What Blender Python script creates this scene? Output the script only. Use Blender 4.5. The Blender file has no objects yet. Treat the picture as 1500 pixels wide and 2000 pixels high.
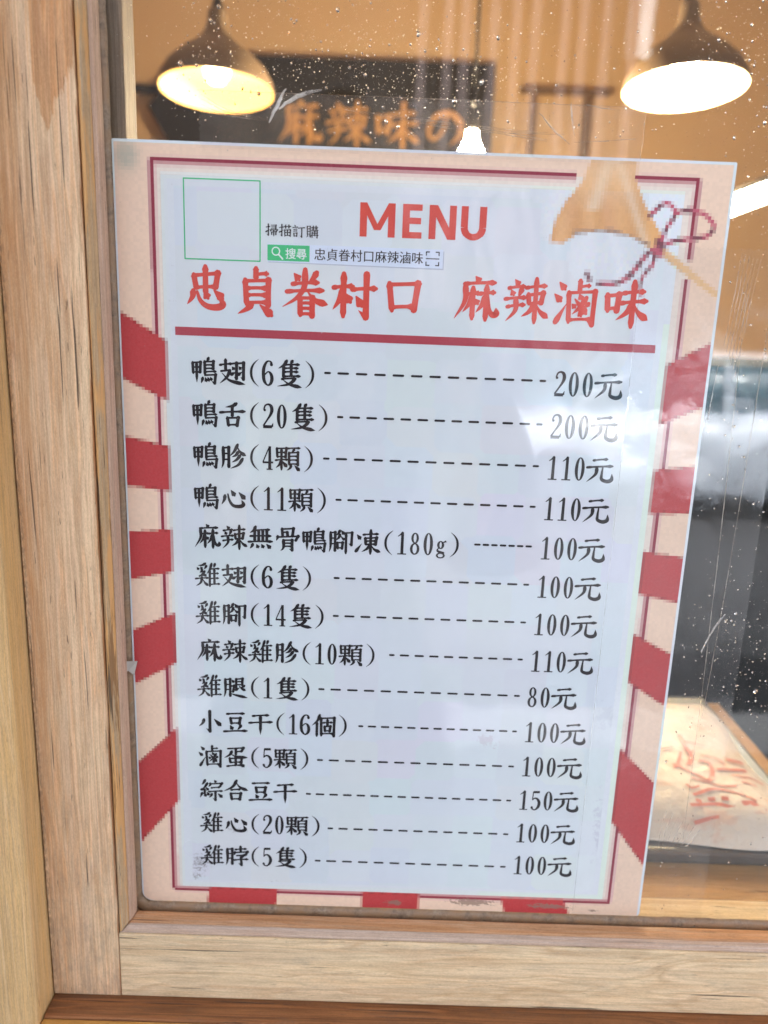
import bpy, bmesh, math, random
from math import radians as rad, sin, cos, pi
from mathutils import Vector, Matrix
random.seed(7)
scene = bpy.context.scene
C = scene.collection

# ---------------------------------------------------------------- camera
# metres; the menu sheet is A3 in the plane y = 0, its lower left corner at the origin, street side is -Y
CAM = (0.13250194, -0.4010637, 0.33905956)
ROT = (1.33626782, -0.03619063, 0.00181026)
cd = bpy.data.cameras.new("camera"); cam = bpy.data.objects.new("camera", cd); C.objects.link(cam)
cam.location = CAM; cam.rotation_euler = ROT
cd.sensor_fit = 'HORIZONTAL'; cd.sensor_width = 5.5; cd.lens = 5.5*1532/1500
cd.clip_start = 0.01; cd.clip_end = 400
cd.dof.use_dof = True; cd.dof.focus_distance = 0.405; cd.dof.aperture_fstop = 1.25
scene.camera = cam
# ---------------------------------------------------------------- light
SUN_EL, SUN_AZ = rad(60), rad(22)
w = bpy.data.worlds.new("World"); scene.world = w; w.use_nodes = True
wn = w.node_tree; bg = wn.nodes["Background"]
sky = wn.nodes.new("ShaderNodeTexSky"); sky.sky_type = 'NISHITA'; sky.sun_disc = False
sky.sun_elevation = SUN_EL; sky.sun_rotation = SUN_AZ
sky.air_density = 1.0; sky.dust_density = 5.0; sky.ozone_density = 1.0
hs = wn.nodes.new("ShaderNodeHueSaturation"); hs.inputs['Saturation'].default_value = .42   # a pale, overcast sky
wn.links.new(sky.outputs[0], hs.inputs['Color']); wn.links.new(hs.outputs[0], bg.inputs[0]); bg.inputs[1].default_value = 0.15
sl = bpy.data.lights.new("sun", 'SUN'); sl.energy = 1.1; sl.angle = rad(10); sl.color = (1, .985, .96)
sun = bpy.data.objects.new("sun", sl); C.objects.link(sun)
# a hazy high sun behind the shop: the window side is in open shade, the street beyond the added roof is bright
sd = Vector((sin(SUN_AZ)*cos(SUN_EL), cos(SUN_AZ)*cos(SUN_EL), sin(SUN_EL)))
sun.rotation_euler = sd.to_track_quat('Z', 'Y').to_euler()
scene.view_settings.view_transform = 'Standard'; scene.view_settings.look = 'None'
scene.view_settings.exposure = 3.52
scene.cycles.max_bounces = 10; scene.cycles.transparent_max_bounces = 24
scene.cycles.caustics_reflective = False; scene.cycles.caustics_refractive = False
scene.cycles.sample_clamp_indirect = 4

# ---------------------------------------------------------------- helpers
def link(name, me, mat=None, parent=None):
    o = bpy.data.objects.new(name, me); C.objects.link(o)
    if mat is not None: me.materials.append(mat)
    if parent is not None: o.parent = parent
    return o
def mesh(name, verts, faces, mat=None, parent=None, smooth=False):
    me = bpy.data.meshes.new(name); me.from_pydata([tuple(v) for v in verts], [], faces); me.update()
    if smooth: me.polygons.foreach_set('use_smooth', [True]*len(me.polygons))
    return link(name, me, mat, parent)
def from_bm(name, bm, mat=None, parent=None, smooth=False):
    me = bpy.data.meshes.new(name); bm.to_mesh(me); bm.free()
    if smooth: me.polygons.foreach_set('use_smooth', [True]*len(me.polygons))
    return link(name, me, mat, parent)
def thing(name, label, cat, loc=(0, 0, 0), group=None):
    o = bpy.data.objects.new(name, None); C.objects.link(o); o.location = loc
    o.empty_display_size = .05
    return tag(o, label, cat, group)
def tag(o, label=None, cat=None, group=None, kind=None):
    if label: o['label'] = label
    if cat: o['category'] = cat
    if group: o['group'] = group
    if kind: o['kind'] = kind
    return o
def box_bm(bm, x0, x1, y0, y1, z0, z1, bev=0, seg=2):
    r = bmesh.ops.create_cube(bm, size=1)
    vs = r['verts']
    bmesh.ops.scale(bm, verts=vs, vec=(x1-x0, y1-y0, z1-z0))
    bmesh.ops.translate(bm, verts=vs, vec=((x0+x1)/2, (y0+y1)/2, (z0+z1)/2))
    if bev:
        es = list({e for v in vs for e in v.link_edges})
        bmesh.ops.bevel(bm, geom=es, offset=bev, segments=seg, profile=.6, affect='EDGES')
def box(name, x0, x1, y0, y1, z0, z1, mat, parent=None, bev=0, seg=2, smooth=False):
    bm = bmesh.new(); box_bm(bm, x0, x1, y0, y1, z0, z1, bev, seg)
    return from_bm(name, bm, mat, parent, smooth)
def lathe_v(prof, n=32, cx=0, cy=0, cz=0):
    vs, fs = [], []
    for r, z in prof:
        for i in range(n):
            a = 2*pi*i/n; vs.append((cx+r*cos(a), cy+r*sin(a), cz+z))
    for j in range(len(prof)-1):
        for i in range(n):
            k = (i+1) % n; fs.append((j*n+i, j*n+k, (j+1)*n+k, (j+1)*n+i))
    return vs, fs
def lathe(name, prof, mat, parent=None, n=32, loc=(0, 0, 0)):
    v, f = lathe_v(prof, n, *loc); return mesh(name, v, f, mat, parent, True)
def tube(name, pts, r, mat, parent=None, n=8):
    vs, fs = [], []
    P = [Vector(p) for p in pts]
    for i, p in enumerate(P):
        d = (P[min(i+1, len(P)-1)]-P[max(i-1, 0)]).normalized()
        a = d.orthogonal().normalized() if abs(d.z) > .9 else d.cross(Vector((0, 0, 1))).normalized()
        b = d.cross(a)
        for k in range(n):
            t = 2*pi*k/n; vs.append(p+(a*cos(t)+b*sin(t))*r)
    for j in range(len(P)-1):
        for k in range(n):
            m = (k+1) % n; fs.append((j*n+k, j*n+m, (j+1)*n+m, (j+1)*n+k))
    fs.append(tuple(range(n))[::-1]); fs.append(tuple(range((len(P)-1)*n, len(P)*n)))
    return mesh(name, vs, fs, mat, parent, True)

# ---------------------------------------------------------------- materials
def mat(name, col=(.5, .5, .5), rough=.5, spec=.5, metal=0, coat=0, emis=None, es=0):
    m = bpy.data.materials.new(name); m.use_nodes = True
    b = m.node_tree.nodes['Principled BSDF']
    b.inputs['Base Color'].default_value = (*col, 1); b.inputs['Roughness'].default_value = rough
    b.inputs['Specular IOR Level'].default_value = spec; b.inputs['Metallic'].default_value = metal
    b.inputs['Coat Weight'].default_value = coat
    if emis:
        b.inputs['Emission Color'].default_value = (*emis, 1); b.inputs['Emission Strength'].default_value = es
    return m
class N:
    """small node helper"""
    def __init__(s, m): s.t = m.node_tree; s.b = s.t.nodes['Principled BSDF'] if 'Principled BSDF' in s.t.nodes else None
    def n(s, ty, **k):
        x = s.t.nodes.new(ty)
        for a, v in k.items(): setattr(x, a, v)
        return x
    def l(s, a, b): s.t.links.new(a, b)
    def coord(s, scale=(1, 1, 1), loc=(0, 0, 0), rot=(0, 0, 0)):
        if not hasattr(s, 'tc'): s.tc = s.n('ShaderNodeTexCoord')
        m = s.n('ShaderNodeMapping'); m.inputs['Scale'].default_value = scale
        m.inputs['Location'].default_value = loc; m.inputs['Rotation'].default_value = rot
        s.l(s.tc.outputs['Object'], m.inputs[0]); return m.outputs[0]
    def noise(s, vec, scale=1, det=4, rough=.55, dist=0):
        x = s.n('ShaderNodeTexNoise'); x.inputs['Scale'].default_value = scale; x.inputs['Detail'].default_value = det
        x.inputs['Roughness'].default_value = rough; x.inputs['Distortion'].default_value = dist
        s.l(vec, x.inputs['Vector']); return x.outputs[0]
    def ramp(s, fac, stops, interp='LINEAR'):
        x = s.n('ShaderNodeValToRGB'); x.color_ramp.interpolation = interp
        e = x.color_ramp.elements
        while len(e) < len(stops): e.new(.5)
        for i, (p, c) in enumerate(stops):
            e[i].position = p; e[i].color = (*c, 1) if len(c) == 3 else c
        s.l(fac, x.inputs[0]); return x.outputs[0]
    def g(s, fac, a, b):
        """0..1 mask between two thresholds"""
        x = s.n('ShaderNodeMapRange'); x.inputs[1].default_value = a; x.inputs[2].default_value = b; x.clamp = True
        s.l(fac, x.inputs[0]); return x.outputs[0]
    def mix(s, fac, a, b, mode='MIX'):
        x = s.n('ShaderNodeMix', data_type='RGBA', blend_type=mode)
        for inp, v in ((x.inputs[0], fac), (x.inputs[6], a), (x.inputs[7], b)):
            if isinstance(v, bpy.types.NodeSocket): s.l(v, inp)
            elif isinstance(v, (int, float)): inp.default_value = v
            else: inp.default_value = (*v, 1)
        return x.outputs[2]
    def math(s, op, a, b=0):
        x = s.n('ShaderNodeMath', operation=op)
        for i, v in enumerate((a, b)):
            if isinstance(v, bpy.types.NodeSocket): s.l(v, x.inputs[i])
            else: x.inputs[i].default_value = v
        return x.outputs[0]
    def bump(s, h, strength=.3, dist=.001):
        x = s.n('ShaderNodeBump'); x.inputs['Strength'].default_value = strength; x.inputs['Distance'].default_value = dist
        s.l(h, x.inputs['Height']); s.l(x.outputs[0], s.b.inputs['Normal']); return x

def wood(name, axis, cols, stain=(.25, .19, .14), stain_amt=.5, orange=None, orange_amt=.0, seed=0, rough=.62, band=1., patch=None, coarse=1., fig=1.):
    """sawn, weathered softwood; the grain runs along axis ('x','z' or 'y')"""
    m = mat(name, rough=rough, spec=.3); s = N(m)
    def sc(a, b, c):  # across, across, along
        return {'z': (a, b, c), 'x': (c, a, b), 'y': (a, c, b)}[axis]
    off = (seed*3.1, seed*1.7, seed*.9)
    warp = s.noise(s.coord(sc(14, 14, 3), off), 1, 3)
    def warped(vec, amt):
        v = s.n('ShaderNodeVectorMath', operation='ADD'); s.l(vec, v.inputs[0])
        sw = s.n('ShaderNodeVectorMath', operation='SCALE'); sw.inputs['Scale'].default_value = amt
        cmb = s.n('ShaderNodeCombineXYZ')
        for i in range(3): s.l(warp, cmb.inputs[i])
        s.l(cmb.outputs[0], sw.inputs[0]); s.l(sw.outputs[0], v.inputs[1]); return v.outputs[0]
    bands = s.noise(warped(s.coord(sc(150*band, 150*band, 2.0), off), 2.6*fig), 1, 2, .5)
    thin = s.noise(warped(s.coord(sc(520*band, 520*band, 4.0), off), 6*fig), 1, 2, .5)
    fine = s.noise(s.coord(sc(2600, 2600, 90), off), 1, 4, .75)
    fine2 = s.noise(s.coord(sc(900, 900, 22), off), 1, 4, .7)
    blot = s.noise(s.coord(sc(60, 60, 14), off), 1, 7, .7)
    dk = tuple(c*f_ for c, f_ in zip(cols[2], (.86, .78, .70)))
    col = s.ramp(bands, [(.36, cols[0]), (.43, cols[1]), (.455, dk), (.49, cols[2]), (.515, cols[1]), (.55, cols[0]), (.575, dk), (.63, cols[1])])
    col = s.mix(s.math('MULTIPLY', s.g(thin, .44, .62), .38), col, tuple(c*.68 for c in cols[2]))
    col = s.mix(s.math('MULTIPLY', s.g(blot, .38, .64), .30), col, tuple(min(.9, c*1.22) for c in cols[1]))
    if orange:
        o1 = s.g(s.noise(s.coord(sc(95, 95, 8), (off[0]+5, off[1], off[2])), 1, 7, .72), .50, .58)
        o2 = s.g(s.noise(s.coord(sc(420, 420, 16), (off[0]+7, off[1], off[2])), 1, 5, .7), .44, .58)
        col = s.mix(s.math('MULTIPLY', s.math('MULTIPLY', o1, o2), orange_amt), col, orange)
    col = s.mix(s.math('MULTIPLY', s.g(fine, .50, .66), .40), col, tuple(c*.48 for c in cols[1]))
    col = s.mix(s.math('MULTIPLY', s.g(fine2, .52, .60), .45), col, tuple(c*.52 for c in cols[0]))
    st1 = s.g(s.noise(s.coord(sc(90, 90, 26), (off[0]+9, off[1], off[2])), 1, 8, .78), .52, .68)
    st2 = s.g(s.noise(s.coord(sc(900, 900, 180), (off[0]+4, off[1], off[2])), 1, 5, .8), .42, .60)
    col = s.mix(s.math('MULTIPLY', s.math('MULTIPLY', st1, s.math('ADD', s.math('MULTIPLY', st2, .7), .3)), stain_amt), col, stain)
    # raised, broken fibres
    fz = s.noise(s.coord(sc(3200, 3200, 700), off), 1, 3, .8)
    col = s.mix(s.math('MULTIPLY', s.g(fz, .50, .60), .30), col, tuple(c*.50 for c in cols[1]))
    col = s.mix(s.math('MULTIPLY', s.g(fz, .46, .38), .25), col, tuple(min(.92, c*1.25) for c in cols[1]))
    # fine dark checks and pores
    ck = s.g(s.noise(s.coord(sc(560, 560, 11), (off[0]+2, off[1], off[2])), 1, 2, .5), .68, .71)
    ck2 = s.g(s.noise(s.coord(sc(1300, 1300, 95), (off[0]+3, off[1], off[2])), 1, 2, .5), .70, .74)
    ck = s.math('MAXIMUM', ck, s.math('MULTIPLY', ck2, .8))
    col = s.mix(s.math('MULTIPLY', ck, .85*coarse), col, (.075, .045, .028))
    if patch: col = patch(s, col, off)
    s.l(col, s.b.inputs['Base Color'])
    h = s.math('SUBTRACT', s.math('ADD', s.math('MULTIPLY', fine, .6), s.math('MULTIPLY', thin, .8)), s.math('MULTIPLY', ck, 1.2))
    s.bump(h, .6*coarse, .0006)
    return m

def schlick(s, nrm=None, f0=.04):
    """two-sided fresnel term for a thin sheet"""
    g = s.n('ShaderNodeNewGeometry'); d = s.n('ShaderNodeVectorMath', operation='DOT_PRODUCT')
    s.l(g.outputs['Incoming'], d.inputs[0]); s.l(nrm if nrm is not None else g.outputs['Normal'], d.inputs[1])
    k = s.math('POWER', s.math('SUBTRACT', 1, s.math('MINIMUM', s.math('ABSOLUTE', d.outputs['Value']), 1)), 5)
    return s.math('ADD', f0, s.math('MULTIPLY', k, 1-f0))
def clear_film(name, bumpscale=18, bumpst=.25, haze=.05, hazecol=(.8, .85, .95), f0=.07, rough=.03, crinkle=0):
    """thin clear plastic: straight through, with a fresnel reflection and a trace of milky haze"""
    m = bpy.data.materials.new(name); m.use_nodes = True; t = m.node_tree; t.nodes.clear(); s = N(m)
    out = s.n('ShaderNodeOutputMaterial'); tr = s.n('ShaderNodeBsdfTransparent'); gl = s.n('ShaderNodeBsdfGlossy')
    gl.inputs['Roughness'].default_value = rough
    df = s.n('ShaderNodeBsdfDiffuse'); df.inputs[0].default_value = (*hazecol, 1)
    b = s.n('ShaderNodeBump'); b.inputs['Strength'].default_value = bumpst; b.inputs['Distance'].default_value = .002
    h = s.noise(s.coord((1, 1, 1)), bumpscale, 2, .5)
    if crinkle:
        h2 = s.noise(s.coord((420, 420, 160)), 1, 3, .6)
        h = s.math('ADD', h, s.math('MULTIPLY', h2, crinkle))
    s.l(h, b.inputs['Height'])
    s.l(b.outputs[0], gl.inputs['Normal']); fr_ = schlick(s, b.outputs[0], f0)
    m1 = s.n('ShaderNodeMixShader'); s.l(s.math('MULTIPLY', s.g(s.noise(s.coord((60, 60, 40)), 1, 6, .7), .35, .75), haze), m1.inputs[0])
    s.l(tr.outputs[0], m1.inputs[1]); s.l(df.outputs[0], m1.inputs[2])
    m2 = s.n('ShaderNodeMixShader'); s.l(fr_, m2.inputs[0]); s.l(m1.outputs[0], m2.inputs[1]); s.l(gl.outputs[0], m2.inputs[2])
    s.l(m2.outputs[0], out.inputs[0])
    return m
# ---------------------------------------------------------------- brush lettering
# every character is a list of brush strokes on a 0..100 square (y down):
# h rightward stroke, s downstroke, i tapering downstroke, p left-falling, n right-falling, d dot, t rising,
# z bent stroke, k bent stroke with hook, c smooth curve with hook; "@name x0 y0 x1 y1" places a component
GL = {
'kou': "s 12 12 20 90;z 14 16 88 12 80 84;h 20 82 80 78",
'kou_big': "s 17 20 25 84;z 18 23 86 19 78 80;h 24 76 76 73",
'mu4': "s 14 6 17 98;z 14 9 86 7 85 98;h 18 36 84 35;h 18 63 84 62;h 18 91 84 90",
'yue': "p 22 7 25 50 20 80 4 99;k 23 10 82 7 82 92 62 82;h 26 36 80 35;h 25 62 80 61",
'niao': "p 52 0 46 8 38 13;s 28 13 29 64;z 30 15 80 13 78 41;h 32 28 77 27;h 32 41 77 40;h 30 54 94 51;k 29 66 92 63 86 96 68 88;p 16 76 12 86 6 97;d 31 75 38 90;d 46 74 53 88;d 61 73 68 85",
'jia': "s 12 10 17 60;z 13 12 88 9 82 54;h 16 33 82 32;h 17 55 82 54;i 50 12 50 100",
'zhui': "p 40 0 26 26 2 46;s 25 28 25 100;p 66 0 60 10 56 18;h 26 25 96 21;h 26 45 90 42;h 26 66 90 63;h 25 92 100 88;s 60 24 60 90",
'mu': "h 2 34 96 30;s 50 2 50 100;p 48 36 30 62 0 84;d 54 46 84 66",
'kou_open': "s 12 12 20 88;z 14 18 86 12 78 84;h 20 78 80 74",
'xin': "p 20 36 17 52 6 72;c 30 34 36 62 52 84 78 86 88 78 82 60;d 46 24 58 46;d 74 32 94 58",
'qiwang': "h 20 22 80 18",
'ye4': "h 4 7 98 4;p 56 8 48 16 36 22;s 16 23 18 76;z 16 25 84 22 84 76;h 20 40 80 39;h 20 56 80 55;h 18 73 82 72;p 34 78 24 90 0 100;d 60 78 96 99",
'guo': "s 10 6 14 46;z 12 8 88 6 82 44;h 14 26 80 25;h 14 44 80 43;s 48 8 48 100;h 0 59 100 55;p 46 60 30 78 2 92;d 54 62 92 86",
'xi2': "p 78 0 54 8 20 10;d 12 18 24 28;d 40 15 50 24;p 86 10 78 18 68 25;p 52 26 46 36 32 40;p 72 34 50 50 26 56;h 30 56 74 52;d 66 44 80 56;h 0 68 100 63;p 50 60 40 84 2 100;n 54 68 72 84 100 98",
'shou': "h 2 26 36 21;k 22 0 22 94 8 84;t 0 64 38 46",
'ji': "h 2 22 44 17",
'鴨': "@jia 0 8 42 96;@niao 34 -2 102 102",
'翅': "h 2 24 48 18;s 24 2 24 44;z 6 48 42 43;p 42 44 28 72 0 97;n 10 56 40 84 102 98;k 46 18 68 15 67 76 58 70;d 50 30 58 40;t 47 60 64 50;k 72 16 96 13 95 78 84 70;d 77 28 85 38;t 74 60 91 48",
'隻': "@zhui 8 -2 96 66;h 24 71 78 67;p 78 68 52 90 6 100;n 28 74 56 92 104 102",
'舌': "p 66 4 50 14 22 20;h 0 42 100 35;s 49 14 49 58;@kou 22 56 80 100",
'胗': "@yue 2 6 40 100;p 70 0 56 28 38 48;n 68 8 80 30 104 46;p 72 30 62 44 46 52;p 80 44 66 62 46 74;p 90 58 72 84 40 100",
'顆': "@guo 0 2 50 98;@ye4 46 2 100 100",
'心': "p 16 42 13 60 2 80;c 28 36 34 62 50 84 78 87 92 78 84 58;d 42 20 56 42;d 74 28 98 54",
'忠': "s 20 18 26 52;z 20 20 82 13 76 47;h 24 50 78 47;s 50 -3 50 66;p 18 58 15 74 2 92;c 28 60 36 82 54 96 80 98 94 90 84 72;d 46 58 56 76;d 72 56 94 76",
'貞': "s 50 -3 50 22;h 50 12 78 9;s 24 24 27 82;z 24 27 80 24 79 82;h 28 44 76 43;h 28 60 76 59;h 27 78 78 76;p 40 82 28 92 6 104;d 60 82 88 106",
'眷': "d 24 6 36 20;p 78 2 70 14 60 22;h 20 30 82 25;h 6 48 94 43;p 50 -4 48 36 30 62 -4 84;n 56 46 74 66 106 76;@mu4 32 58 74 104",
'村': "@mu 0 0 50 102;h 46 38 104 34;k 80 2 80 102 62 86;d 56 54 70 76",
'口': "@kou_big 0 0 100 100",
'麻': "d 48 -2 58 10;h 22 16 96 11;p 24 18 24 56 0 98;h 28 40 58 37;s 43 24 43 98;p 42 42 35 62 20 82;d 47 50 56 62;h 60 38 96 34;s 76 20 76 100;p 74 42 66 64 52 82;c 80 44 84 74 92 86 102 84 101 70",
'辣': "d 22 2 32 14;h 8 22 46 17;d 14 26 20 38;p 40 22 36 32 32 42;h 0 48 50 43;h 6 66 48 60;p 26 46 26 74 4 100;h 50 20 98 14;s 74 -2 74 102;s 56 34 59 58;z 56 37 92 31 88 54;h 59 57 88 54;p 72 58 60 76 42 88;n 76 58 88 76 108 90",
'滷': "d 8 4 22 20;d -2 32 14 48;t 4 98 28 54;s 58 -2 58 24;h 58 14 82 10;s 32 26 36 98;k 32 28 96 23 94 102 82 94;h 36 92 92 89;p 76 38 62 60 44 78;d 48 42 78 76;d 58 30 64 42;d 42 54 50 62;p 82 52 78 56 72 62;d 60 70 66 82",
'味': "@kou_open 0 22 38 74;h 44 24 94 19;h 38 48 102 41;s 68 -4 68 104;p 66 50 54 70 30 88;n 70 48 84 70 108 86",
'無': "p 30 0 22 16 6 28;h 24 17 88 12;h 8 42 94 39;h 0 67 100 63;s 26 18 26 64;s 43 17 43 64;s 60 16 60 63;s 77 15 77 62;p 18 76 14 86 6 96;d 34 77 41 92;d 55 76 63 91;d 76 75 92 92",
'骨': "s 28 4 31 38;z 28 7 76 3 72 36;z 50 20 52 36;h 31 22 52 20;p 10 38 9 46 4 58;k 10 42 96 36 86 54 80 54;@yue 20 50 82 102",
'腳': "@yue 0 6 32 100;p 46 4 40 16 31 26;d 52 4 64 20;p 47 22 41 36 28 48;n 48 26 58 38 68 44;@kou 32 52 62 88;k 70 14 97 12 95 66 84 60;s 72 16 72 104",
'凍': "d 6 20 20 38;t 2 92 26 58;h 32 19 94 14;s 63 -2 63 102;s 40 32 43 62;z 40 34 88 30 84 60;h 43 47 84 45;h 43 61 84 59;p 60 64 48 80 26 94;n 66 64 80 82 106 93",
'雞': "@xi2 0 -2 54 100;@zhui 46 -2 102 100",
'腿': "@yue 0 6 36 100;s 56 10 56 58;z 54 12 84 9 82 38;h 56 25 82 24;h 56 39 82 38;t 54 64 72 52;p 92 42 84 48 76 54;n 68 42 80 56 98 66;d 38 16 46 28;z 36 46 48 43 42 72;n 34 82 52 88 106 100",
'小': "k 50 0 50 98 34 84;p 24 40 18 58 2 74;d 70 38 98 68",
'豆': "h 14 10 90 6;@kou 22 24 80 62;d 28 66 38 84;p 76 64 70 74 60 86;h 0 96 102 90",
'干': "h 16 16 86 10;h 0 50 102 43;i 50 14 50 106",
'個': "p 32 0 22 28 -2 52;s 20 36 20 104;s 38 14 40 102;k 38 16 97 12 96 102 86 94;h 40 92 94 90;h 48 38 88 35;s 67 22 67 54;@kou 50 50 84 84",
'蛋': "k 16 10 86 4 78 20 74 22;s 52 10 52 40;h 54 25 78 22;p 34 22 24 40 0 56;n 28 36 54 48 106 52;s 24 56 27 80;z 24 59 78 55 76 78;h 27 79 76 76;s 51 46 51 94;h 12 98 80 90;d 72 82 88 98",
'綜': "p 24 0 16 16 8 24;p 34 16 22 36 8 48;t 6 50 34 44;d 28 38 38 52;s 21 50 21 74;p 10 66 6 76 0 90;d 20 66 26 84;d 32 62 40 78;d 66 0 73 11;p 47 16 46 26 38 34;k 46 20 100 15 92 30 88 30;h 52 40 90 36;h 40 60 102 54;k 70 58 70 102 58 92;p 54 70 50 80 40 90;d 82 68 100 86",
'合': "p 54 -2 36 30 -4 54;n 50 6 70 32 106 48;h 30 47 70 43;@kou 20 58 80 102",
'脖': "@yue 0 6 38 100;h 46 16 96 11;s 70 -2 70 26;p 44 28 43 36 38 46;k 44 32 102 26 94 42 88 42;z 52 48 88 44 74 58;k 72 56 74 98 60 88;h 40 72 104 66",
'元': "h 22 12 78 6;h -2 42 102 34;p 38 42 34 70 0 102;c 62 40 60 70 62 90 84 98 102 90 102 66",
'掃': "@shou 0 0 100 100;z 48 9 90 7 88 38;h 52 24 86 23;h 46 40 94 38;p 43 48 42 55 36 62;k 42 50 102 46 95 58 92 58;s 52 64 52 88;k 52 66 90 62 88 86 80 80;i 70 50 70 104",
'描': "@shou 0 0 100 100;h 42 18 102 13;s 56 2 56 32;s 84 0 84 30;s 47 42 49 98;z 47 45 97 41 95 96;h 49 67 94 65;h 49 92 95 90;s 71 43 71 90",
'訂': "d 14 0 22 11;h 0 22 44 17;h 8 38 36 34;h 8 52 36 49;@kou 4 62 40 100;h 48 26 104 20;k 78 24 78 100 60 86",
'購': "@mu4 2 0 38 80;p 12 82 8 90 0 100;d 26 80 38 98;h 44 16 102 12;s 60 2 60 42;s 84 0 84 40;h 48 29 98 25;h 42 43 104 39;k 50 54 96 50 94 102 86 94;s 50 54 50 102;s 73 40 73 86;h 52 68 94 65;h 38 84 106 79",
'の': "c 56 20 44 60 22 76 12 56 28 26 60 16 88 36 88 66 62 90",
}
LATIN = {  # v: x y width triples; o: ellipse ring cx cy rx ry side top
'0': "o 25 50 20 49 11 4.5",
'1': "v 28 3 10 28 97 11;v 10 20 3 20 12 5 28 3 7;v 9 97 4.5 46 97 4.5",
'2': "v 12 26 9 10 20 6 15 7 6 27 2.5 7 38 10 11 41 27 12 35 45 9 22 66 6 8 88 6;v 6 93 11 42 93 11;v 42 93 8 46 78 2;v 10 24 6 13 27 11",
'4': "v 32 2 4 5 68 4;v 4 69 7 47 69 7;v 33 2 9 33 97 11;v 20 97.5 4.5 45 97.5 4.5",
'5': "v 12 7 10 41 6 10;v 12 4 4 10 47 4;v 10 47 4 20 38 6 32 42 9 41 60 12 38 82 11 25 97 6 13 94 6 9 85 10",
'6': "v 39 16 11 37 6 7 28 2 5 18 8 8 9 28 11 7 52 12 10 80 11 23 97 6 36 90 10 41 72 12 37 53 10 26 44 5 12 56 5",
'8': "o 25 26 16 24 8.5 5;o 25 73 20 26 9.5 5.5",
'g': "o 21 52 15 18 9 4.5;o 22 98 19 13 7 5;v 32 40 4 44 35 8;v 12 66 4 8 76 7 16 82 9 34 86 8",
'(': "v 44 -4 1 27 12 5 17 30 8 14 50 9 17 70 8 27 88 5 44 104 1",
')': "v 6 -4 1 23 12 5 33 30 8 36 50 9 33 70 8 23 88 5 6 104 1",
}
def catmull(pts, n=5):
    if len(pts) < 3:
        a, b = pts; return [tuple(a[k]+(b[k]-a[k])*i/n for k in range(len(a))) for i in range(n+1)]
    out = []
    P = [tuple(2*a-b for a, b in zip(pts[0], pts[1]))]+list(pts)+[tuple(2*a-b for a, b in zip(pts[-1], pts[-2]))]
    for i in range(1, len(P)-2):
        for j in range(n):
            t = j/n
            out.append(tuple(.5*((2*P[i][k])+(-P[i-1][k]+P[i+1][k])*t+(2*P[i-1][k]-5*P[i][k]+4*P[i+1][k]-P[i+2][k])*t*t
                       + (-P[i-1][k]+3*P[i][k]-3*P[i+1][k]+P[i+2][k])*t**3) for k in range(len(pts[0]))))
    out.append(tuple(pts[-1])); return out
def expand(g, tf=(0, 0, 100, 100)):
    x0, y0, x1, y1 = tf; out = []
    for st in GL[g].split(';'):
        a = st.split()
        if a[0][0] == '@':
            b = [float(v) for v in a[1:]]
            X = lambda v: x0+(x1-x0)*v/100
            Y = lambda v: y0+(y1-y0)*v/100
            out += expand(a[0][1:], (X(b[0]), Y(b[1]), X(b[2]), Y(b[3])))
        else:
            v = [float(q) for q in a[1:]]
            out.append((a[0], [(x0+(x1-x0)*v[i]/100, y0+(y1-y0)*v[i+1]/100) for i in range(0, len(v), 2)]))
    return out
def seg_lerp(tab, t):
    for (a, wa), (b, wb) in zip(tab, tab[1:]):
        if t <= b: return wa+(wb-wa)*(t-a)/(b-a)
    return tab[-1][1]
PROF = {'h': [(0, .75), (.08, .85), (.2, .55), (.75, .58), (.9, 1.05), (1, .55)],
        's': [(0, .75), (.08, 1.15), (.2, .92), (.85, .95), (.95, 1.05), (1, .6)],
        'i': [(0, .8), (.1, 1.15), (.25, .95), (.7, .95), (1, .12)],
        'p': [(0, .8), (.12, 1.15), (.5, .85), (.8, .5), (1, .1)],
        'n': [(0, .25), (.3, .5), (.75, 1.2), (.85, 1.15), (1, .08)],
        'd': [(0, .25), (.35, .75), (.75, 1.35), (.92, 1.1), (1, .5)],
        't': [(0, 1.0), (.15, 1.2), (.5, .7), (1, .1)],
        'c': [(0, .45), (.25, .8), (.6, 1.15), (.8, 1.2), (.88, .9), (1, .1)]}
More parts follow.
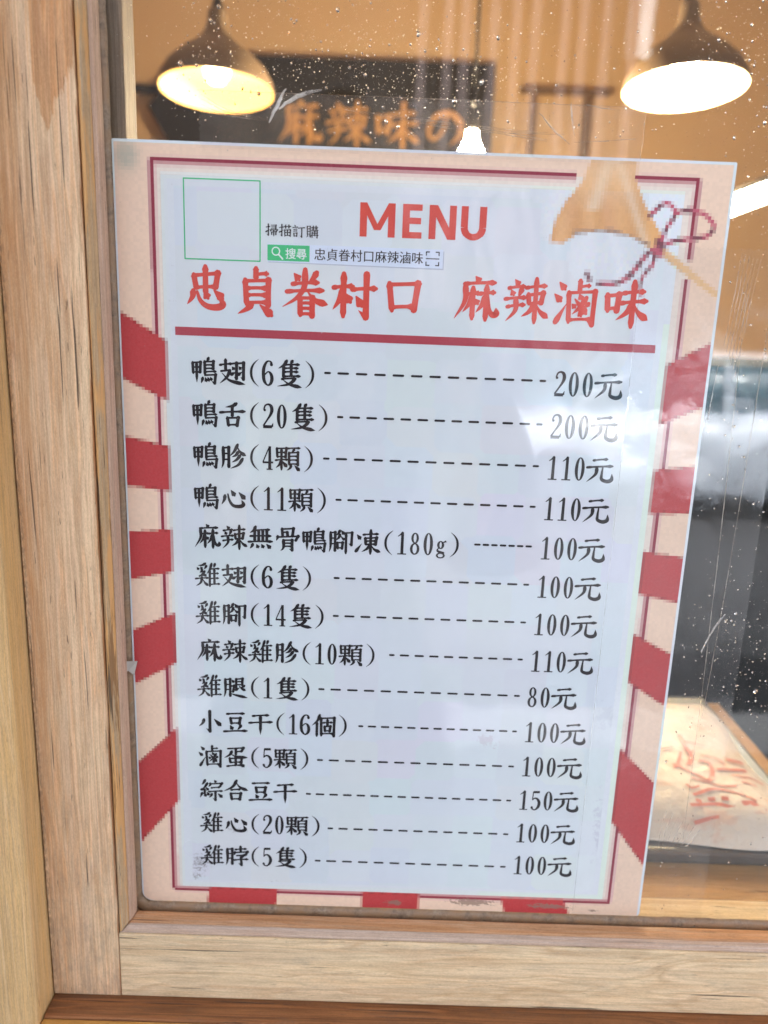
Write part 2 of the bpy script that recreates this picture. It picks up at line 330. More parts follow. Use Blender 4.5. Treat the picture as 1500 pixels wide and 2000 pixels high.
class Ink:
    """collects flat brush shapes in sheet millimetres (x right, z up) a hair's breadth in front of the paper"""
    def __init__(s, y0=-.00012): s.v = []; s.f = []; s.k = 0; s.y0 = y0
    def lay(s): s.k = (s.k+1) % 70; return s.y0-s.k*7e-7
    def poly(s, pts):
        y = s.lay(); b = len(s.v); s.v += [(x/1000, y, z/1000) for x, z in pts]; s.f.append(tuple(range(b, b+len(pts))))
    def strip(s, pts, wd, cap=True):
        """variable width ribbon"""
        y = s.lay(); n = len(pts); L, Rr = [], []
        for i, (x, z) in enumerate(pts):
            a = pts[max(i-1, 0)]; b = pts[min(i+1, n-1)]; dx, dz = b[0]-a[0], b[1]-a[1]; q = math.hypot(dx, dz) or 1
            L.append((x-dz/q*wd[i]/2, z+dx/q*wd[i]/2)); Rr.append((x+dz/q*wd[i]/2, z-dx/q*wd[i]/2))
        b0 = len(s.v); s.v += [(x/1000, y, z/1000) for x, z in L+Rr]
        for i in range(n-1): s.f.append((b0+i, b0+i+1, b0+n+i+1, b0+n+i))
        if cap:
            for e in (0, n-1): s.disc(pts[e], wd[e]/2)
    def disc(s, c, r, n=8):
        s.poly([(c[0]+r*cos(2*pi*i/n), c[1]+r*sin(2*pi*i/n)) for i in range(n)])
    def ring(s, c, rx, rz, side, top, n=28):
        y = s.lay(); b = len(s.v)
        for j in range(2):
            for i in range(n):
                a = 2*pi*i/n; ax, az = (rx, rz) if j == 0 else (rx-side, rz-top)
                s.v.append(((c[0]+ax*cos(a))/1000, y, (c[1]+az*sin(a))/1000))
        for i in range(n):
            k = (i+1) % n; s.f.append((b+i, b+k, b+n+k, b+n+i))
    def char(s, ch, x, z, em, wt=8., half=False, jit=0):
        """x, z: upper left of the character square; em: its side"""
        q = em/100
        T = lambda p: (x+p[0]*q, z-p[1]*q)
        if ch in LATIN:
            for st in LATIN[ch].split(';'):
                a = st.split(); v = [float(u) for u in a[1:]]
                if a[0] == 'o': s.ring(T((v[0], v[1])), v[2]*q, v[3]*q, v[4]*1.18*q, v[5]*1.1*q)
                else:
                    P = catmull([(v[i], v[i+1], v[i+2]) for i in range(0, len(v), 3)], 6)
                    s.strip([T(p) for p in P], [max(p[2]*1.15, .8)*q for p in P], cap=len(v) > 6)
            return
        S = expand(ch); dens = len(S)
        W = wt*(1. if dens < 9 else .92 if dens < 13 else .84 if dens < 17 else .78 if wt < 14.5 else .66)*q
        for ty, pts in S:
            if ty in PROF:
                if ty in 'hs' or len(pts) == 2:
                    n = 10; P = catmull(pts, n)
                    if ty == 'h':  # slight arch
                        P = [(a, b-1.2*sin(pi*i/n)) for i, (a, b) in enumerate(P)]
                else: P = catmull(pts, 6)
                ln = sum(math.dist(P[i], P[i+1]) for i in range(len(P)-1))
                m = len(P)-1; mul = 1.0
                if ty == 'd': mul = min(1.15, .75+ln/60)
                s.strip([T(p) for p in P], [W*mul*seg_lerp(PROF[ty], i/m) for i in range(m+1)])
            else:  # bent strokes
                segs = list(zip(pts, pts[1:]))
                for j, (a, b) in enumerate(segs):
                    hook = ty == 'k' and j == len(segs)-1
                    an = abs(math.atan2(b[1]-a[1], b[0]-a[0])); vert = abs(sin(an))
                    wv = W*(.6+.42*vert)
                    P = [(a[0]+(b[0]-a[0])*i/4, a[1]+(b[1]-a[1])*i/4) for i in range(5)]
                    wd = [W*1.0, W*.8, W*.55, W*.3, W*.08] if hook else [wv*1.05, wv*.95, wv*.92, wv*.95, wv*1.05]
                    s.strip([T(p) for p in P], wd, cap=True)
                    if j and not hook: s.disc(T(a), W*.62, 7)
    def text(s, t, x, z, em=12.6, full=14.2, wt=14.3):
        for ch in t:
            if ch in LATIN: s.char(ch, x+.5, z, em, wt); x += full/2
            elif ch == ' ': x += full/2
            else: s.char(ch, x+(full-em)/2-.2, z, em, wt); x += full
        return x
    def make(s, name, mat, parent):
        return mesh(name, s.v, s.f, mat, parent)
# ---------------------------------------------------------------- the wooden window frame
PINK = [(.83, .475, .245), (.88, .60, .365), (.73, .475, .30)]
def stile_patch(s, col, off):
    # darker orange area with a ragged lower edge, where the weathered skin is still varnished
    sx = s.n('ShaderNodeSeparateXYZ'); s.l(s.tc.outputs['Object'], sx.inputs[0])
    edge = s.math('ADD', sx.outputs[2], s.math('MULTIPLY', s.noise(s.coord((95, 20, 12)), 1, 5, .7), .11))
    up = s.g(edge, .487, .489)
    xin = s.math('MULTIPLY', s.g(sx.outputs[0], -.0275, -.0268), s.g(sx.outputs[0], -.0085, -.0092))
    f = s.math('MULTIPLY', up, xin)
    col = s.mix(s.math('MULTIPLY', f, .8), col, (.80, .60, .42), 'MULTIPLY')
    # the left third is oranger, greyer smears near the foot
    lf = s.math('MULTIPLY', s.g(sx.outputs[0], -.030, -.043), s.g(s.noise(s.coord((260, 60, 14)), 1, 6, .75), .40, .62))
    col = s.mix(s.math('MULTIPLY', lf, .7), col, (.56, .27, .10))
    rt_ = s.math('MULTIPLY', s.g(s.math('ADD', sx.outputs[0], s.math('MULTIPLY', s.noise(s.coord((200, 60, 30)), 1, 5, .8), .0022)), -.0080, -.0074), s.g(s.noise(s.coord((100, 60, 9)), 1, 4, .7), .42, .5))
    col = s.mix(s.math('MULTIPLY', rt_, .85), col, (.33, .13, .04))
    ed = s.math('MULTIPLY', s.g(sx.outputs[0], -.0445, -.0474), s.g(s.noise(s.coord((900, 300, 260)), 1, 4, .7), .44, .56))
    col = s.mix(s.math('MULTIPLY', ed, .75), col, (.17, .11, .075))
    low = s.math('MULTIPLY', s.g(sx.outputs[2], .16, -.04), s.g(s.noise(s.coord((190, 190, 60)), 1, 9, .8), .44, .66))
    return s.mix(s.math('MULTIPLY', low, .6), col, (.27, .20, .15))
M_stile = wood('weathered_stile_wood', 'z', PINK, stain=(.32, .235, .17), stain_amt=.25, orange=(.58, .29, .12), orange_amt=.55, seed=1, patch=stile_patch)
M_post = wood('yellow_pine', 'z', [(.72, .47, .22), (.66, .40, .16), (.76, .53, .29)], stain_amt=.08, seed=2, band=1.3, coarse=.6)
def bead_patch(s, col, off):
    g = s.g(s.noise(s.coord((200, 60, 9)), 1, 4, .7), .5, .56)
    col = s.mix(s.math('MULTIPLY', g, .85), col, (.66, .34, .12))
    g2 = s.g(s.noise(s.coord((420, 90, 11), (3, 1, 4)), 1, 5, .75), .57, .61)
    return s.mix(s.math('MULTIPLY', g2, .8), col, (.24, .11, .035))
M_bead = wood('bead_wood', 'z', [(.58, .38, .20), (.50, .31, .15), (.56, .42, .28)], stain=(.20, .155, .10), stain_amt=.5, orange=(.56, .22, .05), orange_amt=.95, seed=3, band=1.8, patch=bead_patch)
M_beadp = wood('bead_inner_wood', 'z', [(.60, .40, .29), (.52, .33, .22), (.62, .44, .34)], stain_amt=.3, seed=4, band=2.4)
M_beadh = wood('lower_bead_wood', 'x', [(.60, .31, .155), (.52, .245, .105), (.60, .38, .23)], stain=(.20, .12, .075), stain_amt=.5, orange=(.36, .16, .06), orange_amt=.75, seed=5, band=1.6)
M_beadh2 = wood('lower_bead_edge_wood', 'x', [(.56, .42, .33), (.50, .35, .25), (.60, .45, .36)], stain=(.22, .15, .11), stain_amt=.35, orange=(.40, .18, .07), orange_amt=.35, seed=6, band=2)
M_rail = wood('pale_rail_wood', 'x', [(.79, .555, .32), (.82, .61, .38), (.73, .52, .32)], stain=(.30, .25, .20), stain_amt=.55, seed=7, band=.35, orange=(.50, .28, .12), orange_amt=.5, fig=2.2)
M_sill = wood('dark_sill_wood', 'x', [(.26, .095, .033), (.33, .135, .05), (.18, .08, .038)], stain=(.13, .085, .06), stain_amt=.7, seed=8, band=.8)
M_orange = wood('varnished_wood', 'x', [(.62, .31, .07), (.55, .24, .05), (.66, .36, .11)], stain_amt=.05, seed=9)

frame = thing('window_frame', 'weathered pinkish wooden window frame with mitred beads around the shop glass', 'window frame')
def extr_z(name, prof, z0, z1, mt, par, mit0=None):
    """profile in x,y run upward; the foot can be mitred: z0 depends on x,y"""
    n = len(prof); vs = []
    for z in (z0, z1):
        for x, y in prof: vs.append((x, y, mit0(x, y) if (mit0 and z == z0) else z))
    fs = [(i, (i+1) % n, n+(i+1) % n, n+i) for i in range(n)]+[tuple(range(n))[::-1], tuple(range(n, 2*n))]
    o = mesh(name, vs, fs, mt, par)
    bv = o.modifiers.new('bevel', 'BEVEL'); bv.width = .0005; bv.segments = 2; bv.limit_method = 'ANGLE'
    return o
def extr_x(name, prof, x0, x1, mt, par, mit0=None):
    n = len(prof); vs = []
    for x in (x0, x1):
        for y, z in prof: vs.append((mit0(y, z) if (mit0 and x == x0) else x, y, z))
    fs = [(i, (i+1) % n, n+(i+1) % n, n+i) for i in range(n)]+[tuple(range(n))[::-1], tuple(range(n, 2*n))]
    o = mesh(name, vs, fs, mt, par)
    bv = o.modifiers.new('bevel', 'BEVEL'); bv.width = .0005; bv.segments = 2; bv.limit_method = 'ANGLE'
    return o
extr_z('stile', [(-.0475, -.020), (-.0082, -.020), (-.0082, .012), (-.0475, .012)], -.0488, 1.0, M_stile, frame)
extr_x('bottom_rail', [(-.0198, -.0488), (.030, -.0488), (.030, -.0112), (-.0100, -.0112), (-.0100, -.0062), (-.0198, -.0062)], -.0080, 1.3, M_rail, frame)
# left bead: broad weathered slope and a narrow pink inner face; mitred into the lower bead
ZB = lambda d: -.0058+d   # mitre height for distance d from the stile
bl = extr_z('bead', [(-.0079, -.0185), (-.0070, -.0196), (-.0056, -.0190), (-.0034, -.0148), (-.0051, -.0098), (-.0051, -.0006), (-.0079, -.0006)], -.006, 1.0, M_bead, frame,
            lambda x, y: -.0058+(x+.0079)*.75)
tag(bl, 'brown streaked bead sloping from the stile')
bi = extr_z('bead', [(-.0033, -.0150), (-.0018, -.0126), (-.0008, -.0080), (-.0014, -.0060), (-.0033, -.0035), (-.0050, -.0035), (-.0050, -.0100)], -.003, 1.0, M_beadp, frame,
            lambda x, y: -.0058+(x+.0079)*.75)
tag(bi, 'narrow pink edge of the upright bead next to the sheet')
extr_x('bead', [(-.0190, -.0060), (-.0196, -.0050), (-.0180, -.0030), (-.0154, -.0020), (-.0154, -.0060)], -.0078, 1.3, M_beadh2, frame,
       lambda y, z: -.0077+max(0, (z+.0058))/.75)
extr_x('bead', [(-.0153, -.0019), (-.0140, -.0013), (-.0082, -.0003), (-.0070, -.0010), (-.0042, -.0085), (-.0006, -.0090), (-.0006, -.0110), (-.0100, -.0110), (-.0100, -.0040), (-.0153, -.0040)], -.0030, 1.3, M_beadh, frame,
       lambda y, z: -.0077+max(0, (z+.0058))/.75)
# inner bead behind the glass, seen through the pane left of the sheet
extr_z('inner_bead', [(-.012, .0066), (.0040, .0066), (.0046, .0085), (.0046, .026), (-.012, .026)], -.04, 1.0, wood('inner_bead_wood', 'z', [(.26, .17, .11), (.30, .20, .135), (.22, .145, .095)], stain_amt=.4, seed=14), frame)

# outer post, sill and varnished front strip
post = box('door_post', -.0760, -.0483, -.0400, .06, -.2, 1.0, M_post, None, .0035, 4)
tag(post, 'yellow pine post standing proud beside the window stile at the left edge', 'post')
sill = thing('window_sill', 'dark brown wooden sill below the bottom rail with orange varnished front strip', 'window sill')
box('sill_board', -.0478, 1.3, -.0345, .05, -.085, -.0500, M_sill, sill, .0012, 3)
box('front_strip', -.0478, 1.3, -.0440, -.0348, -.085, -.0508, M_orange, sill, .0012, 3)
wall = box('shop_wall', -4.0, -.0765, .0, .15, -1.1, 1.62, mat('painted_wall', (.55, .52, .46), .8), None)
tag(wall, 'plain painted shop wall left of the yellow post', 'wall')
wall2 = box('shop_wall', 1.301, 4.0, .0, .15, -1.1, 1.62, wall.data.materials[0], None)
tag(wall2, 'plain painted shop wall right of the window', 'wall')
wall3 = box('shop_wall', -.0478, 1.3, .001, .15, -1.1, -.086, wall.data.materials[0], None)
tag(wall3, 'plain painted shop wall below the window sill', 'wall')
wall4 = box('shop_wall', -.0764, 1.3, .0, .15, 1.001, 1.62, wall.data.materials[0], None)
tag(wall4, 'plain painted shop wall above the window', 'wall')

# grimy sealant: rounded fillet along the foot and the left side of the pane
M_seal = mat('sealant', (.20, .15, .10), .35, .5); s = N(M_seal)
sn = s.noise(s.coord((300, 300, 300)), 1, 8, .75)
sn2 = s.noise(s.coord((60, 60, 60)), 1, 4, .6)
s.l(s.mix(s.g(sn2, .4, .6), s.ramp(sn, [(.35, (.09, .062, .04)), (.5, (.22, .15, .095)), (.68, (.33, .25, .17))]), (.28, .17, .09)), s.b.inputs['Base Color'])
s.bump(sn, .7, .0009)
def sealant(pts, r, closed=False):
    vs, fs = [], []; n = 9
    P = [Vector(p) for p in pts]
    for i, p in enumerate(P):
        d = (P[min(i+1, len(P)-1)]-P[max(i-1, 0)]).normalized(); a = Vector((d.z, 0, -d.x))
        rr = (r if p.x > -.0028 else r*.74)*(1+.05*sin(i*1.7)+.04*sin(i*4.1))
        for k in range(n):
            t = pi*k/(n-1); vs.append(p+a*cos(t)*rr+Vector((0, -1, 0))*sin(t)*r*.75)
    for j in range(len(P)-1):
        for k in range(n-1): fs.append((j*n+k, j*n+k+1, (j+1)*n+k+1, (j+1)*n+k))
    return vs, fs
pts = [(-.0030, .0009, .60-i*.006) for i in range(100)]
pts = [p for p in pts if p[2] > .004]
pts += [(-.0030+.0064*(1-cos(a)), .0009, .0030-.0072*sin(a)) for a in [i*pi/2/8 for i in range(9)]]
pts += [(.0036+i*.006, .0009, -.0043) for i in range(1, 215)]
v, f = sealant(pts, .0038)
o = mesh('sealant', v, f, M_seal, frame, True)

# ---------------------------------------------------------------- the pane
def glass_mat(name, ior, tint=(1, 1, 1)):
    m = bpy.data.materials.new(name); m.use_nodes = True; t = m.node_tree; t.nodes.clear(); s = N(m)
    out = s.n('ShaderNodeOutputMaterial'); tr = s.n('ShaderNodeBsdfTransparent'); gl = s.n('ShaderNodeBsdfGlossy')
    tr.inputs[0].default_value = (*tint, 1); gl.inputs['Roughness'].default_value = .0
    fr_ = schlick(s, None, .043)
    df = s.n('ShaderNodeBsdfDiffuse'); df.inputs[0].default_value = (.75, .72, .68, 1)
    mh = s.n('ShaderNodeMixShader')
    gr = s.g(s.noise(s.coord((9, 9, 7)), 1, 7, .7), .42, .75)
    s.l(s.math('MULTIPLY', gr, .02), mh.inputs[0]); s.l(tr.outputs[0], mh.inputs[1]); s.l(df.outputs[0], mh.inputs[2])
    m2 = s.n('ShaderNodeMixShader'); s.l(fr_, m2.inputs[0]); s.l(mh.outputs[0], m2.inputs[1]); s.l(gl.outputs[0], m2.inputs[2])
    s.l(m2.outputs[0], out.inputs[0]); return m
M_pane = glass_mat('window_glass', 1.52, (.97, .985, .975))
pane = box('window_pane', -.0078, 1.299, .0010, .0060, -.0105, .999, M_pane)
tag(pane, 'rain spotted shop window glass behind the taped menu sheet', 'window pane')

# ---------------------------------------------------------------- the menu sheet
def print_mat(name, col, attr=False, rough=.42, wear=True, var=.05):
    m = mat(name, col, rough, .35); s = N(m)
    if attr:
        a = s.n('ShaderNodeAttribute'); a.attribute_name = 'print'; c = a.outputs['Color']
    else:
        c = s.mix(0, col, col)
    n1 = s.noise(s.coord((900, 900, 900)), 1, 3, .6)
    c = s.mix(s.math('MULTIPLY', s.g(n1, .35, .7), var*1.6), c, tuple(min(1, q*1.5+.12) for q in col))
    if wear:
        sc = s.g(s.noise(s.coord((520, 520, 520), (1, 2, 3)), 1, 2, .5), .745, .775)
        c = s.mix(s.math('MULTIPLY', sc, .55), c, (.66, .68, .72) if col[0] < .5 else (.25, .23, .22))
    s.l(c, s.b.inputs['Base Color'])
    b = s.noise(s.coord((14, 14, 9)), 1, 3, .5)
    s.bump(b, .12, .002)
    return m
menu = thing('menu_sheet', 'laminated paper menu sheet with red stripes and brush lettered price list taped to the window', 'menu')
WHITE = (.70, .735, .755)
M_paper = mat('paper', WHITE, .40, .35); s = N(M_paper)
pv = s.noise(s.coord((7, 7, 7)), 1, 4, .55); 
pc = s.mix(s.g(pv, .35, .65), (.685, .715, .75), (.69, .745, .75))
blk = s.n('ShaderNodeTexVoronoi', distance='CHEBYCHEV'); blk.inputs['Scale'].default_value = 1; blk.inputs['Randomness'].default_value = .3
s.l(s.coord((42, 42, 42)), blk.inputs['Vector'])
pc = s.mix(.045, pc, blk.outputs['Color'])
grit = s.g(s.noise(s.coord((1100, 1100, 1100)), 1, 2, .5), .745, .80)
zone = s.g(s.noise(s.coord((26, 26, 26), (4, 0, 2)), 1, 5, .7), .5, .66)
pc = s.mix(s.math('MULTIPLY', s.math('MULTIPLY', grit, zone), .6), pc, (.16, .14, .14))
def spot(cx, cz, rx, rz, thr, colr, amt, sc=700):
    """a patch of scuffed dirt on the print"""
    global pc
    g_ = s.n('ShaderNodeVectorMath', operation='LENGTH'); mp = s.n('ShaderNodeMapping')
    mp.inputs['Location'].default_value = (-cx/rx, 0, -cz/rz); mp.inputs['Scale'].default_value = (1/rx, 0, 1/rz)
    s.l(s.tc.outputs['Object'], mp.inputs[0]); s.l(mp.outputs[0], g_.inputs[0])
    fall = s.g(g_.outputs['Value'], 1, .2)
    nz = s.noise(s.coord((sc, sc, sc), (cx*9, 0, cz*7)), 1, 5, .75)
    k = s.g(s.math('ADD', s.math('MULTIPLY', fall, .34), nz), thr, thr+.05)
    pc = s.mix(s.math('MULTIPLY', k, amt), pc, colr)
spot(.0345, .0270, .014, .016, .81, (.28, .26, .25), .8)
spot(.0310, .0180, .014, .008, .82, (.30, .28, .26), .8)
spot(.1980, .1120, .014, .009, .76, (.50, .40, .44), .35, 260)
spot(.2700, .0620, .011, .055, .74, (.50, .49, .57), .45, 160)
spot(.2650, .1300, .016, .018, .76, (.52, .54, .60), .35, 200)
spot(.0800, .0135, .03, .010, .86, (.35, .33, .33), .6)
spot(.0560, .0500, .02, .010, .86, (.35, .33, .33), .6, 420)
s.l(pc, s.b.inputs['Base Color'])
s.bump(s.noise(s.coord((14, 14, 9)), 1, 3, .5), .12, .002)
# board with rounded lower left corner
def rounded(x0, x1, z0, z1, rs, n=6):
    out = []
    for (cx, cz, a0), r in zip(((x0, z0, 180), (x1, z0, 270), (x1, z1, 0), (x0, z1, 90)), rs):
        sx = 1 if cx == x0 else -1; sz = 1 if cz == z0 else -1
        for i in range(n+1):
            a = rad(a0+90*i/n); out.append((cx+sx*r+r*cos(a), cz+sz*r+r*sin(a)))
    return out
RC = rounded(0, .2968, .0002, .420, (.0065, .002, .0008, .0008))
n = len(RC)
vs = [(x, 0, z) for x, z in RC]+[(x, .0008, z) for x, z in RC]
fs = [tuple(range(n)), tuple(range(n, 2*n))[::-1]]+[(i, n+i, n+(i+1) % n, (i+1) % n) for i in range(n)]
mesh('paper_sheet', vs, fs, M_paper, menu)

# --- the printed, coarsely pixelated border artwork: one small face per printed pixel
CELL = 1.55
BEIGE, RED, MAROON, HALO, CREAM = (.80, .58, .425), (.47, .048, .050), (.27, .035, .055), (.66, .36, .36), (.76, .66, .56)
GOLD, GOLD2, GOLDL = (.74, .39, .15), (.60, .27, .09), (.82, .66, .46)
STR = [[(0, 341.4), (23.5, 327.3), (23.5, 297.2), (0, 308.2)], [(0, 279), (23.5, 274), (23.5, 250.2), (0, 252.6)],
       [(0, 227.7), (23.7, 230), (23.7, 206.3), (0, 201)], [(0, 171.8), (23.9, 183.1), (23.9, 153.4), (0, 139.8)],
       [(0, 91.2), (23.7, 114.8), (23.7, 68.5), (0, 39)],
       [(274.2, 324.2), (298, 337.6), (298, 305), (274.2, 293.9)], [(274.2, 270.8), (298, 274), (298, 248.3), (274.2, 247.3)],
       [(273.9, 226.9), (298, 224), (298, 198), (273.9, 202.8)], [(273.9, 179.8), (298, 167.6), (298, 136.2), (273.9, 151.2)],
       [(273.8, 111), (298, 87), (298, 31.5), (273.8, 63.6)],
       [(40.2, 10.9), (80.6, 11.0), (79.4, -1), (38.2, -1)], [(130.4, 11.0), (164.6, 11.0), (164.8, -1), (130.6, -1)],
       [(212.9, 10.6), (250.5, 10.4), (255.1, -1), (216.0, -1)]]
BELL = [(227.3, 417.9), (223.5, 408.1), (217.4, 400.4), (212.6, 391.4), (210.8, 381.2), (217.0, 380.4), (223.5, 385.0), (235.1, 386.8), (250.4, 384.7), (260.1, 379.2), (263.7, 378.8), (266.4, 383.8), (259.5, 393.3), (253.9, 401.7), (249.7, 410.2), (249.1, 419.7), (227.8, 419.7)]
STRIP = [(263.5, 381.5), (268, 379.5), (276.6, 373.6), (287.0, 366.0), (297, 359.8), (297, 356.5), (287, 362.4), (274.5, 370.6), (266, 376.0)]
RIB = [([(264.7, 381.5), (266.6, 389.2), (270.0, 394.8), (268.5, 399.2), (264.5, 400.4), (260.5, 397.6), (257.9, 394.4)], 1.0),
       ([(264.3, 380.2), (270.3, 383.3), (279.4, 384.9), (286.6, 386.4), (289.4, 390.6), (285.8, 395.3), (277.6, 397.8), (269.9, 396.4)], 1.15),
       ([(263.7, 380.0), (258.9, 377.4), (255.0, 371.9), (250.7, 366.1), (244.0, 362.6), (236.3, 362.4)], 1.25),
       ([(231.8, 364.2), (230.2, 366.9)], 1.2), ([(262.3, 377.9), (261.8, 372.3), (257.8, 366.7), (256.6, 360.9), (257.6, 358.2)], .95),
       ([(264.6, 377.6), (263.8, 383)], 2.0)]
RIB = [(catmull(p, 4) if len(p) > 2 else p, w) for p, w in RIB]
def inpoly(p, x, z):
    c = False; j = len(p)-1
    for i in range(len(p)):
        if (p[i][1] > z) != (p[j][1] > z) and x < (p[j][0]-p[i][0])*(z-p[i][1])/(p[j][1]-p[i][1])+p[i][0]: c = not c
        j = i
    return c
def segd(x, z, a, b):
    dx, dz = b[0]-a[0], b[1]-a[1]; L = dx*dx+dz*dz
    t = max(0, min(1, ((x-a[0])*dx+(z-a[1])*dz)/L)) if L else 0
    return math.hypot(x-a[0]-t*dx, z-a[1]-t*dz)
def field(x, z):
    xl = 22.5+.0032*(405-z); xr = 273.4
    e = min(x-xl, xr-x, z-11.2, 405.6-z)
    return e
def line_d(x, z):
    """distance to the thin maroon frame line"""
    lx = 18.3+.0028*(411-z); rx = 279.6-.005*(411-z)
    d = 9.
    if 9 < z < 411.8: d = min(d, abs(x-lx))
    if lx < x < rx:
        if not 221.2 < x < 249: d = min(d, abs(z-411))
        d = min(d, abs(z-9.4))
    if 9 < z < 411.8 and not 366.3 < z < 374.7: d = min(d, abs(x-rx))
    return d
def sample(x, z):
    """returns (kind, colour) of the artwork in sheet millimetres"""
    if x > 205 and z > 352:
        for p, wd in RIB:
            for a, b in zip(p, p[1:]):
                if segd(x, z, a, b) < wd:
                    q = max(0, min(1, .5+.9*sin(x*.55+z*.8))); return 'r', tuple((.17, .045, .06)[i]*(1-q)+(.50, .09, .13)[i]*q for i in range(3))
        if inpoly(BELL, x, z):
            t = (x-212)/40; v = (418-z)/36; h = math.exp(-((x-231+.25*(400-z))/3.2)**2)*(z > 396)+math.exp(-((x-249+.45*(400-z)*-1)/2.4)**2)*.8
            dk = .5+.5*sin(x*.42+1+z*.1); c = [GOLD[i]*(1-.45*dk)+GOLD2[i]*.45*dk for i in range(3)]
            c = [c[i]*(1-.7*min(1, h))+GOLDL[i]*.7*min(1, h) for i in range(3)]
            fd = max(0, min(1, (z-396)/18)); c = [c[i]*(1-.55*fd)+(.78, .52, .31)[i]*.55*fd for i in range(3)]
            if 222 < x < 262 and segd(x, z, (222, 385.6), (240, 387.4)) < .9 or segd(x, z, (240, 387.4), (259, 381.5)) < .9: c = [.33, .2, .13]
            return 'b', tuple(c)
        if inpoly(STRIP, x, z): return 'g', (.76, .47, .23) if (z-(381-.72*(x-263))) > -1.6 else (.60, .38, .20)
    for i, p in enumerate(STR):
        if inpoly(p, x, z):
            d = min(segd(x, z, p[0], p[1]), segd(x, z, p[2], p[3])); dv = segd(x, z, p[0], p[3]) if i > 4 and i < 10 else segd(x, z, p[1], p[2])
            k = .55 if (d < .9 and sin(x*.9+i) > .2) else (.6 if dv < .8 and 4 < i < 10 else (.82 if dv < .6 and i < 5 else 1))
            return 's%d' % i, tuple(c*k for c in RED)
    e = field(x, z)
    if line_d(x, z) < .8: return 'l', (.30, .03, .06) if (z < 374 or x < 279) else MAROON
    if e > 0: 
        if e < 2.6 and x > 200: return 'w', (.70, .79, .68)
        if e < 2.2: return 'w', (.71, .75, .72)
        return 'w', WHITE
    d = line_d(x, z)
    if d < 2.0: return 'h', (.70, .45, .40)
    if x > 18.5 and x < 279 and z < 411 and z > 9: return 'h', CREAM
    return 'h', BEIGE
M_print = print_mat('pixel_print', (.6, .5, .45), True, var=.015)
s = N(M_print); lk = [l for l in M_print.node_tree.links if l.to_socket == s.b.inputs['Base Color']][0].from_socket
for cx, cz, rx, rz in ((.196, .0062, .024, .0042), (.150, .0040, .010, .0030), (.2420, .0050, .022, .0030), (.2690, .0030, .005, .0014)):   # flaked lower edge
    mp = s.n('ShaderNodeMapping'); mp.inputs['Location'].default_value = (-cx/rx, 0, -cz/rz); mp.inputs['Scale'].default_value = (1/rx, 0, 1/rz)
    tc_ = s.n('ShaderNodeTexCoord'); s.l(tc_.outputs['Object'], mp.inputs[0]); g_ = s.n('ShaderNodeVectorMath', operation='LENGTH'); s.l(mp.outputs[0], g_.inputs[0])
    nz = s.noise(s.coord((330, 330, 800), (cx*9, 0, 1)), 1, 5, .7)
    k = s.g(s.math('ADD', s.math('MULTIPLY', s.g(g_.outputs['Value'], 1, .2), .34), nz), .70, .73)
    lk = s.mix(s.math('MULTIPLY', k, .8), lk, (.26, .17, .13))
s.l(lk, s.b.inputs['Base Color'])
